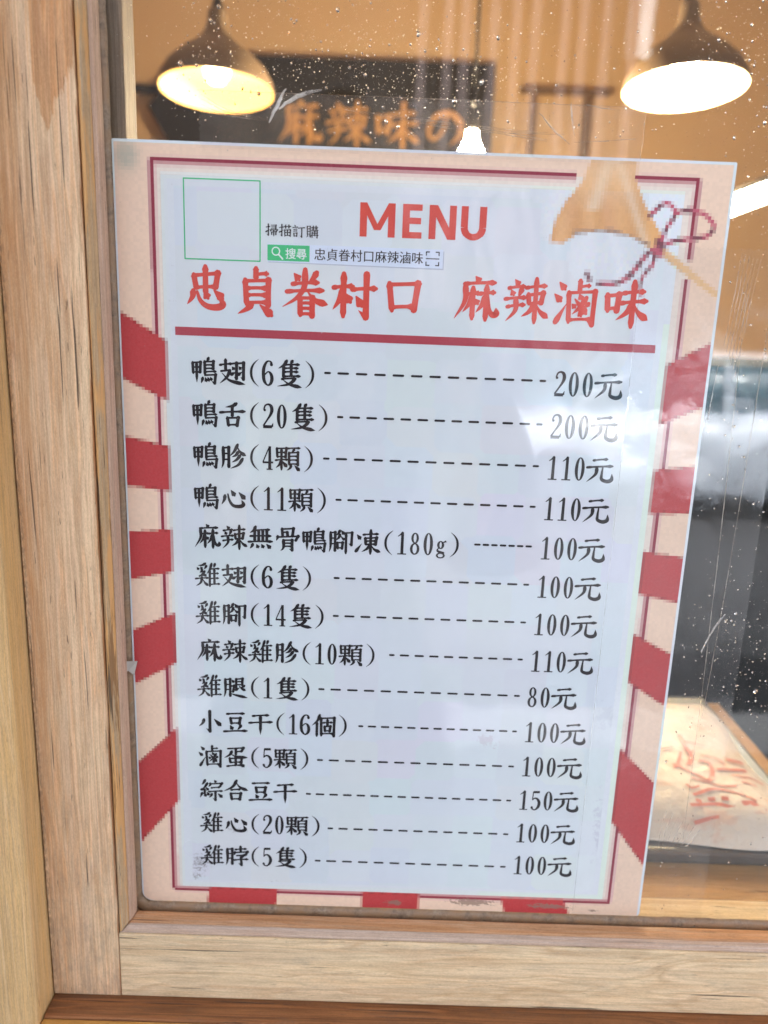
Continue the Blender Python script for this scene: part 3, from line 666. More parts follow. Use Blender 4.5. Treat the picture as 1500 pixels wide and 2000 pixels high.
def cell_objects():
    cells = {}; verts = {}
    nx = int(295.6/CELL); nz = int(418.9/CELL)
    rnd = random.Random(3)
    for j in range(nz+1):
        for i in range(nx):
            x0, z0 = .9+i*CELL, .2+j*CELL; xm, zm = x0+CELL/2, z0+CELL/2
            if x0+CELL > 296.0 or z0+CELL > 419.4: continue
            if 30 < xm < 262 and 16 < zm < 398 and not (xm > 205 and zm > 352): continue
            ks = []; acc = [0, 0, 0]
            for ox, oz in ((-.3, -.3), (.3, -.3), (-.3, .3), (.3, .3), (0, 0)):
                k, c = sample(xm+ox*CELL, zm+oz*CELL); ks.append(k)
                for q in range(3): acc[q] += c[q]/5
            kind = ks[4]
            if kind != 'r' and kind[0] != 's' and line_d(xm, zm) < CELL*.5: kind = 'h'; acc = [.26, .022, .045]
            if all(k == 'w' for k in ks):
                e = field(xm, zm)
                near = min([math.hypot(xm-a[0], zm-a[1]) for a in ((232, 405), (215, 395), (266, 398), (250, 372), (262, 388), (283, 390), (235, 375))]) if xm > 200 and zm > 340 else 99
                if e > 6 and (near > 15): continue
                if near <= 15 or (xm > 200 and zm > 345):
                    f_ = max(0, 1-near/17)*.9
                    tint = rnd.choice([(.70, .72, .70), (.62, .72, .72), (.70, .66, .74), (.74, .74, .66), (.66, .70, .77)])
                    acc = [WHITE[q]*(1-f_*.5)+tint[q]*f_*.5+.02*f_ for q in range(3)]
            j_ = 1+rnd.uniform(-.03, .03) if kind != 'w' else 1+rnd.uniform(-.012, .012)
            if kind in 'brg': j_ = 1+rnd.uniform(-.03, .03)
            acc = [a*j_ for a in acc]
            # worn grey-green corner upper left
            if xm < 22 and zm > 396:
                g = math.exp(-((xm-6.5)**2/30+(zm-413)**2/45)); g = min(1, g*1.3)*(.8+.2*rnd.random())
                acc = [acc[q]*(1-.75*g)+(.36, .38, .30)[q]*.75*g for q in range(3)]
            key = kind if kind[0] in 'sbr' else 'h'
            cells.setdefault(key, []).append((i, j, tuple(acc)))
    for key, lst in cells.items():
        vi, vs, fs, cols = {}, [], [], []
        for i, j, c in lst:
            idx = []
            for di, dj in ((0, 0), (1, 0), (1, 1), (0, 1)):
                k = (i+di, j+dj)
                if k not in vi:
                    x, z = .9+(i+di)*CELL, .2+(j+dj)*CELL
                    if x < 6.5 and z < 6.7:
                        d = math.hypot(x-6.5, z-6.7)
                        if d > 6.2: x, z = 6.5+(x-6.5)*6.2/d, 6.7+(z-6.7)*6.2/d
                    vi[k] = len(vs); vs.append((x/1000, -.00005, z/1000))
                idx.append(vi[k])
            fs.append(tuple(idx)); cols += [(*c, 1)]*4
        nm = {'s': 'border_stripe', 'b': 'bell_print', 'r': 'ribbon_print', 'h': 'border_print'}[key[0]]
        o = mesh(nm, vs, fs, M_print, menu)
        at = o.data.color_attributes.new('print', 'FLOAT_COLOR', 'CORNER')
        at.data.foreach_set('color', [q for c in cols for q in c])
cell_objects()

M_black = print_mat('black_ink', (.014, .010, .011), rough=.5, var=.01)
M_red = print_mat('red_ink', (.66, .062, .042), rough=.4)
M_bar = print_mat('dark_red_ink', (.42, .05, .07), rough=.4)
M_green = print_mat('green_ink', (.045, .50, .18), rough=.4)
M_lblue = print_mat('pale_blue_ink', (.66, .73, .84), rough=.4)
M_white = print_mat('white_ink', (.75, .82, .78), rough=.4)
M_shade = print_mat('grey_ink', (.47, .50, .57), rough=.4)

ink = Ink()
ink.poly([(27.9, 334.4), (267.8, 334.0), (267.9, 330.0), (27.9, 330.3)]); ink.make('dividing_bar', M_bar, menu)
# heading word
def heading():
    def L(o, x, pts): o.poly([(x+px, 380.2+pz) for px, pz in pts])
    H = 15.6
    a = Ink(); x = 118.4
    L(a, x, [(0, 0), (3.4, 0), (3.4, H), (0, H)]); L(a, x, [(13.6, 0), (17.0, 0), (17.0, H), (13.6, H)])
    L(a, x, [(3.3, H), (0.3, H), (6.9, 3.2), (8.5, 3.2), (8.5, 6.0)]); L(a, x, [(13.7, H), (16.7, H), (10.1, 3.2), (8.5, 3.2), (8.5, 6.0)])
    x = 139.0
    L(a, x, [(0, 0), (3.4, 0), (3.4, H), (0, H)])
    for z in (0, 6.6, H-2.9): L(a, x, [(3.3, z), (9.4 if z != 6.6 else 8.9, z), (9.4 if z != 6.6 else 8.9, z+2.9), (3.3, z+2.9)])
    x = 151.8
    L(a, x, [(0, 0), (3.3, 0), (3.3, H), (0, H)]); L(a, x, [(9.8, 0), (13.1, 0), (13.1, H), (9.8, H)])
    L(a, x, [(.2, H), (4.0, H), (12.9, 0), (9.1, 0)])
    x = 167.2
    L(a, x, [(0, 6.0), (3.4, 5.8), (3.4, H), (0, H)]); L(a, x, [(8.9, 5.8), (12.3, 6.0), (12.3, H), (8.9, H)])
    arc = [(6.15-4.45*cos(pi*i/14), 5.9-4.35*sin(pi*i/14)) for i in range(15)]
    a.strip([(x+p, 380.2+q) for p, q in arc], [3.4]*4+[3.0]*7+[3.4]*4, cap=False)
    return a.make('heading_word', M_red, menu)
heading()
# brush title, one part for each of the two words
a = Ink()
for i, ch in enumerate('忠貞眷村口'): a.char(ch, 33.9+24.1*i, 363.0, 20.4 if ch != '忠' else 19, 15.5)
a.make('title_lettering', M_red, menu)
a = Ink(-.00016)
for i, ch in enumerate('麻辣滷味'): a.char(ch, 166.4+24.7*i, 363.2, 20.2, 15)
a.make('title_lettering', M_red, menu)

ROWS = [('鴨翅(6隻)', '200元', 102.7, 13), ('鴨舌(20隻)', '200元', 109.7, 13), ('鴨胗(4顆)', '110元', 102.9, 13), ('鴨心(11顆)', '110元', 109.8, 13),
        ('麻辣無骨鴨腳凍(180g)', '100元', 183.9, 7), ('雞翅(6隻)', '100元', 109.8, 13), ('雞腳(14隻)', '100元', 109.8, 13), ('麻辣雞胗(10顆)', '110元', 141.2, 10),
        ('雞腿(1隻)', '80元', 102.7, 13), ('小豆干(16個)', '100元', 125.5, 13), ('滷蛋(5顆)', '100元', 102.6, 13), ('綜合豆干', '150元', 96.6, 16),
        ('雞心(20顆)', '100元', 109.5, 13), ('雞脖(5隻)', '100元', 102.4, 13)]
for r, (nm, pr_, dx, nd) in enumerate(ROWS):
    zt = 319.2-21.56*r+(.15 if r < 3 else 0)
    if r == 0: zt = 319.4
    a = Ink(); a.text(nm, 35.0, zt); a.make('dish_name', M_black, menu)
    a = Ink()
    zd = [314.3, 292.3, 270.6, 249.0, 227.35, 206.0, 184.4, 162.7, 140.9, 119.1, 97.1, 75.2, 53.1, 31.2][r]
    p = (214.4-dx)/(nd-1+.03)
    for i in range(nd):
        if nd == 7: x0, x1 = dx+i*(214.2-dx-3)/6, 0; x1 = x0+3.0
        elif i == 0: x0, x1 = dx, dx+.32*p
        elif i == nd-1: x0, x1 = 214.4-.31*p, 214.4
        else: x0 = dx+(.72+i-1)*p; x1 = x0+.58*p
        a.strip([(x0+.3, zd), (x1-.3, zd)], [1.15, 1.15])
    a.make('dash_leader', M_black, menu)
    a = Ink(); a.text(pr_, 218.0, zt); a.make('price', M_black, menu)

# thin green frame left of the small line
a = Ink(-.00009)
for p_, q_ in (((33.6, 403.6), (70.2, 403.6)), ((70.2, 403.6), (70.2, 366.9)), ((70.2, 366.9), (33.6, 366.9)), ((33.6, 366.9), (33.6, 403.6))): a.strip([p_, q_], [.6, .6])
a.make('green_frame', M_green, menu)
# small line and search badge
a = Ink()
for i, ch in enumerate('掃描訂購'): a.char(ch, 73.0+6.55*i, 384.3, 5.5, 12.0)
a.make('small_lettering', M_black, menu)
badge = Ink(-.00008)
badge.poly([(74.1, 374.4), (159.9, 374.6), (159.9, 366.0), (74.1, 366.6)]); badge.make('badge_shadow', M_shade, menu)
b2 = Ink(-.0001); b2.poly([(73.7, 375.3), (159.4, 375.5), (159.4, 366.6), (73.7, 367.0)]); b2.make('search_badge', M_lblue, menu)
b3 = Ink(-.00014); b3.poly([(73.8, 374.9), (94.3, 375.0), (94.3, 367.5), (73.8, 367.5)]); b3.make('green_badge', M_green, menu)
a = Ink(-.00018)
a.ring((77.9, 371.9), 2.1, 2.1, .55, .55); a.strip([(79.3, 370.4), (81.2, 368.4)], [.7, .8]); a.make('magnifier_icon', M_white, menu)
a = Ink(-.00016)
for (x, sx) in ((151.2, 1), (157.4, -1)):
    for (z, sz) in ((374.2, -1), (368.0, 1)):
        a.strip([(x, z), (x+sx*1.7, z)], [.5, .5], False); a.strip([(x, z+sz*.25*-1), (x, z+sz*1.7)], [.5, .5], False)
a.strip([(151.0, 371.1), (157.6, 371.1)], [.45, .45], False); a.make('scan_icon', M_black, menu)
def sans(txt, x, z, size, mt, name, pitch, y=-.00017, extra=.012):
    cu = bpy.data.curves.new('lettering', 'FONT'); cu.body = txt; cu.size = size/1000; cu.resolution_u = 3
    cu.offset = extra*size/1000; cu.space_character = pitch
    t = bpy.data.objects.new('t', cu); C.objects.link(t)
    bpy.context.view_layer.update()
    me = bpy.data.meshes.new_from_object(t.evaluated_get(bpy.context.evaluated_depsgraph_get()))
    bpy.data.objects.remove(t)
    xs = [v.co.x for v in me.vertices]
    for v in me.vertices: v.co = (x/1000+v.co.x-min(xs), y, z/1000+v.co.y)
    me.materials.clear(); me.update()
    return link(name, me, mt, menu)
sans('搜尋', 82.6, 369.0, 5.3, M_white, 'badge_lettering', 1.0)
o = sans('忠貞眷村口麻辣滷味', 96.6, 368.9, 6.0, M_black, 'badge_lettering', 1.0, extra=.0)
xs = [v.co.x for v in o.data.vertices]; k = (149.6-96.6)/1000/(max(xs)-min(xs))
for v in o.data.vertices: v.co.x = .0966+(v.co.x-.0966)*k
me_ = o.data; nv = len(me_.vertices)   # second strike, a hair to the right
mesh('badge_lettering', [(v.co.x+.00011, v.co.y-.000001, v.co.z) for v in me_.vertices], [tuple(p.vertices) for p in me_.polygons], M_black, menu)
# faint raised ring near the foot of the list
v, f = [], []
for i in range(40):
    a_ = 2*pi*i/40
    for k_ in range(5):
        t = pi*k_/4; rr = .0046+.00035*cos(t); v.append((.0300+rr*cos(a_), -.00002-.0002*sin(t), .0370+rr*1.05*sin(a_)))
for i in range(40):
    for k_ in range(4): f.append((i*5+k_, i*5+k_+1, ((i+1) % 40)*5+k_+1, ((i+1) % 40)*5+k_))
mesh('embossed_ring', v, f, M_paper, menu, True)

# ---------------------------------------------------------------- films and tapes over the sheet
def film(name, x0, x1, z0, z1, y, mt, label, cat='clear tape', teeth='', amp=.0006, nx=40, nz=40, group=None, jag=None):
    vs, fs = [], []; rnd = random.Random(hash(name) % 97 if False else int(x0*1e4) % 97)
    for j in range(nz+1):
        for i in range(nx+1):
            x = x0+(x1-x0)*i/nx; z = z0+(z1-z0)*j/nz
            if 'l' in teeth and i == 0: x += .0013*(j % 2)
            if 't' in teeth and j == nz: z -= .0013*(i % 2)
            if 'r' in teeth and i == nx: x -= .0012*(j % 2)
            if jag and i == nx: x += jag*rnd.uniform(-1, 1)
            vs.append((x, y-amp*.5*(1+sin(x*160+z*40)*sin(z*95+x*31)), z))
    for j in range(nz):
        for i in range(nx): a = j*(nx+1)+i; fs.append((a, a+1, a+nx+2, a+nx+1))
    o = mesh(name, vs, fs, mt, None, True); return tag(o, label, cat, group)
M_lam = clear_film('laminate_film', 11, .035, .02, (.8, .85, .95), f0=.062, rough=.045)
M_tape = clear_film('tape_film', 30, .35, .05, (.75, .72, .66), f0=.05, rough=.07, crinkle=.12)
M_tape2 = clear_film('top_tape_film', 60, .5, .08, (.80, .66, .48), f0=.06, rough=.10, crinkle=.5)
G = 'clear tapes holding the menu sheet'
film('laminate', .0225, .2566, .012, .405, -.0009, M_lam, 'glossy clear laminate over the white price list, reflecting the street', 'laminate', amp=.00012, jag=.0006, nz=90)
film('clear_tape', .2560, .3330, -.001, .3815, -.0016, M_tape, 'wide clear tape down the right edge of the menu sheet with serrated top end', teeth='t', amp=.0004, group=G, nx=36)
film('clear_tape', .0415, .2500, .4170, .4415, -.0016, M_tape2, 'wrinkled clear tape along the top edge of the menu sheet', teeth='l', amp=.0005, group=G, nx=90, nz=18)
# creases: pinched ridges of folded tape and their glittering lines
M_fold = clear_film('tape_fold', 60, .4, .9, (.80, .74, .66), f0=.12, rough=.2, crinkle=.5)
tops = [o for o in C.objects if o.name.startswith('clear_tape')]
def ridge(pts, w, par, name='crease', y=-.0023):
    P = [(x/1000, z/1000) for x, z in pts]; vs, fs = [], []; n = len(P)
    for i, (x, z) in enumerate(P):
        a = P[max(i-1, 0)]; b = P[min(i+1, n-1)]; dx, dz = b[0]-a[0], b[1]-a[1]; q = math.hypot(dx, dz)
        ww = w/1000*(.25+.75*sin(pi*(i+.5)/n))
        vs += [(x-dz/q*ww/2, y, z+dx/q*ww/2), (x-dz/q*ww*.1, y-.0004, z+dx/q*ww*.1), (x+dz/q*ww/2, y, z-dx/q*ww/2)]
    for i in range(n-1):
        for k in (0, 1): fs.append((3*i+k, 3*i+k+1, 3*i+k+4, 3*i+k+3))
    return mesh(name, vs, fs, M_fold, par)
tt, rt = (tops[1], tops[0])
wob = random.Random(5)
def wig(pts, a=.25, n=5):
    return [(x+wob.uniform(-a, a), z+wob.uniform(-a, a)) for x, z in catmull(pts, n)]
ridge(wig([(74.6, 428.6), (78.5, 436.5), (82.6, 443.8)]), 1.7, tt); ridge(wig([(79.1, 435.0), (88, 440.4), (99.3, 444.0)]), 1.9, tt)
for dz_ in (0, .9, 2.0): ridge(wig([(43.2, 440.0-dz_*2.2), (55, 434-dz_*1.2), (74.3, 430.2-dz_*.4)], .12), .35, tt)
for q in range(7): ridge(wig([(110+q*7, 435.6-q*.9), (135+q*6, 433.8-q*.9), (165+q*8, 431.4-q*.45)], .15), .28, tt)
for dz_ in (0, .8): ridge(wig([(164.6, 431.0-dz_), (190, 428.0-dz_), (205, 426.2-dz_)], .15), .35, tt)
ridge(wig([(41.5, 441.6), (150, 441.7), (250, 441.4)], .05, 20), .35, tt); ridge(wig([(250, 441.5), (250.2, 430), (249.8, 419)], .15), .4, tt); ridge([(256, 380), (256, 200), (256, 5)], .25, rt, y=-.0026)
ridge(wig([(200.7, 437.6), (208, 430.5), (215.8, 424.6)], .2), .9, tt); ridge(wig([(215.0, 442.4), (216.0, 436), (218.0, 428.0)], .1), .9, tt)
ridge(wig([(218, 425.6), (232, 426.4), (247, 428.2)], .15), .5, tt); ridge(wig([(222, 442), (230, 440.6), (238, 440.2)], .1), .5, tt)
for q in range(6): ridge(wig([(303.8+q*1.9, 379-q*.6), (302.6+q*1.7, 355), (301.0+q*1.5, 335-q*3)], .12), .3, rt)
ridge(wig([(308.5, 365), (313.5, 200), (315.6, 55)], .1, 9), .3, rt); ridge(wig([(321.5, 345), (319.8, 230), (316.5, 132)], .1, 9), .28, rt)
ridge(wig([(320, 357), (326, 348), (331, 342)], .2), 1.2, rt); ridge(wig([(299.5, 325), (298.3, 308), (297.8, 298)], .15), .5, rt)
ridge(wig([(321.0, 194), (315.5, 184), (311, 172)], .2), 1.2, rt); ridge(wig([(319, 192), (313, 178), (311.0, 171)], .2), .6, rt)
for q in range(7): ridge(wig([(304+q*3.4, 74-q*2), (302+q*3.0, 62-q*1.5), (302+q*2.4, 50)], .3), .25, rt)
# a torn scrap of grey tape over the left edge
sc = mesh('tape_scrap', [(-.0064, -.0098, .1535), (-.002, -.0100, .1580), (.0030, -.0012, .1545), (.0008, -.0014, .1460), (-.0016, -.004, .1500), (-.0028, -.007, .1468), (-.004, -.0086, .1490)],
          [(0, 1, 6), (1, 4, 6), (1, 2, 4), (2, 3, 4), (4, 5, 6)], mat('grey_tape', (.42, .40, .36), .5))
tag(sc, 'small torn scrap of grey tape stuck over the left edge of the menu sheet', 'tape scrap')

# ---------------------------------------------------------------- raindrops and dried spots
def drops():
    bm = bmesh.new(); rnd = random.Random(11)
    dens = [(.03, .34, .425, .56, 1150), (.03, .12, .44, .50, 420), (.27, .36, .43, .53, 900), (.30, .38, .33, .44, 520), (.298, .38, .05, .33, 330), (.29, .40, -.004, .06, 160),
            (.01, .40, .40, .56, 350), (.10, .20, .43, .475, 330), (.30, .36, .12, .2, 160), (.298, .38, .24, .31, 200), (.31, .36, .12, .22, 140)]
    vs, fs = [], []
    for x0, x1, z0, z1, n in dens:
        for _ in range(n):
            x = rnd.uniform(x0, x1); z = rnd.uniform(z0, z1)
            if -.001 < x < .2985 and z < .4215: continue
            r = .00009+.0005*rnd.random()**6+(.0007 if rnd.random() < .012 else 0)
            el = 1+rnd.random()*.7; t = rnd.uniform(-.6, .6); y0 = .00095
            if (.0415 < x < .25 and .4165 < z < .442) or (.2560 < x < .333 and z < .3815): y0 = -.0018-.0006
            b = len(vs); m = 7; h = r*.75
            for rr, hh in ((1, 0), (.8, .55), (.42, .9)):
                for i in range(m):
                    a = 2*pi*i/m; px, pz = r*rr*cos(a), r*rr*el*sin(a)
                    vs.append((x+px*cos(t)-pz*sin(t), y0-hh*h, z+px*sin(t)+pz*cos(t)))
            vs.append((x, y0-h, z))
            for j in range(2):
                for i in range(m): k = (i+1) % m; fs.append((b+j*m+i, b+j*m+k, b+(j+1)*m+k, b+(j+1)*m+i))
            for i in range(m): fs.append((b+2*m+i, b+2*m+(i+1) % m, b+3*m))
            fs.append(tuple(b+i for i in range(m))[::-1])
    m_ = mat('water', (1, 1, 1), .0, .5); m_.node_tree.nodes['Principled BSDF'].inputs['Transmission Weight'].default_value = 1
    m_.node_tree.nodes['Principled BSDF'].inputs['IOR'].default_value = 1.33
    bm.free()
    o = mesh('raindrops', vs, fs, m_, None, True)
    tag(o, 'scattered tiny raindrops sparkling on the window glass', 'raindrops', kind='stuff')
drops()
def specks():
    # dried spots and dust that catch the lamp light from behind
    rnd = random.Random(21); vs, fs = [], []
    for x0, x1, z0, z1, n in ((.03, .36, .425, .56, 1500), (.02, .12, .43, .50, 700), (.27, .37, .43, .52, 1300), (.30, .38, .33, .44, 700), (.298, .38, .05, .33, 260), (.10, .20, .43, .48, 900), (.30, .38, .12, .2, 200)):
        for _ in range(n):
            x = rnd.gauss((x0+x1)/2, (x1-x0)/3.6); z = rnd.gauss((z0+z1)/2, (z1-z0)/3.6)
            if (-.001 < x < .2985 and z < .4215) or x < .004 or z < 0: continue
            r = .00006+.00024*rnd.random()**4; a0 = rnd.random()*6; b = len(vs); m = rnd.choice((4, 5, 6)); el = rnd.uniform(.6, 2.2)
            y0 = .00093 if not ((.0415 < x < .25 and .4165 < z < .442) or (.2560 < x < .333 and z < .3815)) else -.0024
            for i in range(m): a = 2*pi*i/m; vs.append((x+r*cos(a)*cos(a0)-r*el*sin(a)*sin(a0), y0, z+r*cos(a)*sin(a0)+r*el*sin(a)*cos(a0)))
            fs.append(tuple(range(b, b+m)))
    m_ = bpy.data.materials.new('dried_spots'); m_.use_nodes = True; t = m_.node_tree; t.nodes.clear(); s = N(m_)
    o_ = s.n('ShaderNodeOutputMaterial'); tl = s.n('ShaderNodeBsdfTranslucent'); df = s.n('ShaderNodeBsdfDiffuse'); mx = s.n('ShaderNodeMixShader')
    tl.inputs[0].default_value = (.95, .92, .86, 1); df.inputs[0].default_value = (.8, .78, .75, 1); mx.inputs[0].default_value = .03
    s.l(tl.outputs[0], mx.inputs[1]); s.l(df.outputs[0], mx.inputs[2]); s.l(mx.outputs[0], o_.inputs[0])
    tag(mesh('dried_spots', vs, fs, m_), 'pale dried water spots and dust on the outside of the window glass', 'water spots', kind='stuff')
specks()
# ---------------------------------------------------------------- the shop inside
def struct(o): o['kind'] = 'structure'; return o
M_tan = mat('tan_plaster', (.62, .50, .40), .7, .3); s = N(M_tan)
s.l(s.ramp(s.noise(s.coord((1.3, 1.3, 1.3)), 1, 3), [(.3, (.56, .37, .20)), (.7, (.64, .43, .245))]), s.b.inputs['Base Color'])
M_floorin = mat('brown_floor', (.18, .11, .07), .5)
struct(box('floor', -2.2, 3.2, .16, 3.0, -1.15, -1.1, M_floorin))
struct(box('room_wall', -2.2, 3.2, 2.60, 2.70, -1.1, 1.62, M_tan)); struct(box('room_wall', -2.3, -2.2, .16, 2.6, -1.1, 1.62, M_tan)); struct(box('room_wall', 3.2, 3.3, .16, 2.6, -1.1, 1.62, M_tan))
struct(box('ceiling', -2.3, 3.3, .16, 2.7, 1.62, 1.7, M_tan))
# dark board with orange brush characters on the back wall
M_dark = mat('dark_board', (.012, .009, .007), .5, .3)
brd = thing('sign_board', 'dark blurred sign board with orange brush characters hanging on the back wall', 'sign')
BP = [(-.70, 1.03), (-.62, .90), (-.45, .80), (.47, .80), (.47, 1.2), (-.37, 1.2), (-.60, 1.14)]
nb = len(BP)
mesh('board', [(x, 2.50, z) for x, z in BP]+[(x, 2.56, z) for x, z in BP], [tuple(range(nb)), tuple(range(nb, 2*nb))[::-1]]+[(i, nb+i, nb+(i+1) % nb, (i+1) % nb) for i in range(nb)], M_dark, brd)
a = Ink(0)
for i, ch in enumerate('麻辣味の'): a.char(ch, i*165, 0, 138, 12)
o = a.make('board_lettering', mat('orange_paint', (.58, .27, .06), .6), brd)
o.location = (-.255, 2.499, 1.065)
rail = thing('picture_rail', 'thin dark rail along the back wall behind the lamps', 'rail')
box('rail_bar', -1.6, -.40, 2.55, 2.6, 1.09, 1.11, M_dark, rail); 
M_rk = mat('brown_metal', (.16, .09, .045), .6)
rk = thing('wall_rack', 'thin dark metal rack on the tan wall right of the sign board', 'rack')
box('rack_bar', .56, .86, 2.50, 2.53, 1.12, 1.135, M_rk, rk); box('rack_post', .60, .612, 2.50, 2.53, .80, 1.12, M_rk, rk); box('rack_post', .78, .792, 2.50, 2.53, .80, 1.12, M_rk, rk)
# pendant lamps
M_shade_o = mat('bronze_shade', (.15, .10, .06), .45, .5, coat=.2); M_shade_i = mat('enamel_cream', (.80, .68, .50), .5)
def pendant(label, loc, rx, ry, warm, power, rim=.118, es=60, lining=None):
    t = thing('pendant_lamp', label, 'lamp', loc, 'pendant lamps with wide bronze shades')
    k = rim/.118
    pr_ = [(.118, 0), (.1185, .004), (.115, .020), (.102, .042), (.084, .060), (.066, .075), (.048, .088), (.034, .102), (.025, .116), (.0205, .132), (.019, .150), (.017, .157), (.0, .159)]
    lathe('lamp_shade', [(r*k, z*k) for r, z in pr_], M_shade_o, t, 40)
    lathe('shade_lining', [(max(r-.002, 0)*k, (z-.001)*k) for r, z in pr_], lining or M_shade_i, t, 40)
    lathe('cap', [(.0, .178*k), (.008, .177*k), (.010, .166*k), (.014, .158*k), (.019*k, .150*k)], M_dark, t, 20)
    tube('cord', [(0, 0, .175*k), (0, 0, .6)], .003, M_dark, t)
    mb = mat('lamp_bulb_glow', (1, 1, 1), emis=warm, es=es)
    lathe('bulb', [(.0, .012), (.014, .016), (.023, .030), (.025, .042), (.018, .058), (.012, .072), (.012, .09)], mb, t, 20)
    t.rotation_euler = (rx, ry, 0)
    return t
WARM = (1, .66, .30)
pendant('pendant lamp at the upper left with warm yellow lining above the menu sheet', (-.207, 1.25, .763), rad(-6), rad(0), WARM, 3, .109, es=5.5, lining=mat('enamel_yellow', (.82, .64, .36), .5))
pendant('pendant lamp at the upper right with brightly glowing white lining', (.672, 1.20, .785), rad(-6), rad(-1), (1, .80, .52), 6, .111, es=75)
bl_ = thing('hanging_bulb', 'bare glowing bulb peeking over the top edge of the menu sheet', 'bulb', (.292, 1.3, .66))
lathe('bulb', [(.0, -.03), (.016, -.024), (.026, .0), (.024, .02), (.012, .045), (.010, .062)], mat('bare_bulb_glow', (1, 1, 1), emis=(1, .78, .50), es=145), bl_, 20)
lathe('socket', [(.013, .060), (.014, .062), (.014, .10), (.004, .105)], M_dark, bl_, 16); tube('cord', [(0, 0, .1), (0, 0, .9)], .003, M_dark, bl_)
tb = thing('tube_light', 'slanting white fluorescent tube glowing at the right edge beyond the glass', 'lamp')
tube('tube', [(.70, 1.30, .548), (1.15, 1.30, .732)], .019, mat('tube_glow', (1, 1, 1), emis=(1, .86, .66), es=7), tb, 14)
tube('fitting', [(.70, 1.332, .566), (1.15, 1.332, .750)], .016, M_dark, tb, 10)
for x, z in ((.70, .548), (1.15, .732)): box('end_cap', x-.014, x+.014, 1.28, 1.34, z-.022, z+.03, M_dark, tb, .003)
# dark fridge front behind the counter
M_fr = mat('dark_fridge', (.012, .014, .016), .9, .1)
fr_ = thing('fridge', 'dark fridge standing in the gloom behind the counter right of the menu sheet', 'fridge')
box('fridge_body', .25, 1.45, .75, 1.25, -1.1, .30, M_fr, fr_, .01); box('fridge_door', .27, .84, .735, .749, -1.05, .26, M_fr, fr_, .006); box('fridge_door', .86, 1.43, .735, .749, -1.05, .26, M_fr, fr_, .006)
box('door_handle', .80, .815, .705, .72, -.3, .1, mat('steel', (.4, .4, .42), .3, metal=1), fr_, .003)
# counter, tray and bag
M_ctr = wood('counter_wood', 'x', [(.50, .29, .13), (.44, .24, .10), (.54, .33, .16)], stain_amt=.1, seed=12, band=.3)
ct = thing('counter', 'tan wooden counter inside directly behind the glass', 'counter')
box('counter_top', -.04, 1.25, .034, .175, -.055, -.030, M_ctr, ct, .002); box('counter_board', -.04, .492, .176, .345, -.055, -.030, M_ctr, ct, .002)
box('window_ledge', -.04, 1.25, .0062, .033, -.055, -.012, M_sill if False else wood('ledge_wood', 'x', [(.42, .26, .14), (.36, .21, .10), (.45, .29, .16)], stain_amt=.35, seed=13), ct, .002)
box('counter_panel', -.04, 1.25, .14, .17, -1.1, -.0555, M_ctr, ct)
tr_ = box('metal_tray', .12, .470, .088, .335, -.0296, -.019, mat('grey_tray', (.20, .21, .22), .35, metal=.6), None, .003); tag(tr_, 'thin grey metal tray under the white printed bag on the counter', 'tray')
bag = thing('food_bag', 'white plastic food bag with red printing lying on the counter behind the glass', 'bag')
bm = bmesh.new(); rnd = random.Random(4)
NX, NY = 40, 34; g = {}
for j in range(NY+1):
    for i in range(NX+1):
        u, v_ = i/NX, j/NY; e = min(u, 1-u, v_, 1-v_); h = .022*(1-math.exp(-e*14))+.0010*sin(u*22+v_*9)*sin(v_*17)*min(1, e*8)+.0007*sin(u*50+v_*31)*min(1, e*8)
        g[i, j] = bm.verts.new((.14+.322*u+.004*sin(v_*9), .094+.212*v_+.004*sin(u*13), -.018+h))
for j in range(NY):
    for i in range(NX): bm.faces.new((g[i, j], g[i+1, j], g[i+1, j+1], g[i, j+1]))
M_bag = mat('bag_plastic', (.72, .62, .53), .42, .45); s = N(M_bag)
s.bump(s.noise(s.coord((70, 70, 70)), 1, 4, .6), .8, .003)
pr2 = s.mix(s.math('MULTIPLY', s.g(s.noise(s.coord((30, 60, 30)), 1, 4, .6), .55, .62), .35), (.72, .62, .53), (.70, .33, .22))
s.l(pr2, s.b.inputs['Base Color'])
from_bm('bag_body', bm, M_bag, bag, True)
# red printed strokes on the bag, following its surface
M_rp = mat('red_bag_print', (.68, .24, .19), .35, .5)
def bagz(x, y):
    u, v_ = (x-.14)/.322, (y-.094)/.212; e = min(u, 1-u, v_, 1-v_)
    return -.018+.022*(1-math.exp(-e*14))+.0010*sin(u*22+v_*9)*sin(v_*17)*min(1, e*8)+.0007*sin(u*50+v_*31)*min(1, e*8)+.0009
vs, fs = [], []
def stroke(pts, w):
    P = catmull(pts, 6) if len(pts) > 2 else catmull(pts, 8)
    b = len(vs); n = len(P)
    for i, (x, y) in enumerate(P):
        a = P[max(i-1, 0)]; c = P[min(i+1, n-1)]; dx, dy = c[0]-a[0], c[1]-a[1]; q = math.hypot(dx, dy)
        for sg in (1, -1):
            X, Y = x-dy/q*w/2*sg, y+dx/q*w/2*sg; vs.append((X, Y, bagz(X, Y)))
    for i in range(n-1): fs.append((b+2*i, b+2*i+1, b+2*i+3, b+2*i+2))
def hz(u, v_, z=.004):  # picture-derived spots on the bag top
    d = Matrix.Identity(3); e = cam.rotation_euler.to_matrix() @ Vector(((u-750)/1532, -(v_-1000)/1532, -1)); t = (z-CAM[2])/e.z
    return (CAM[0]+e.x*t, CAM[1]+e.y*t)
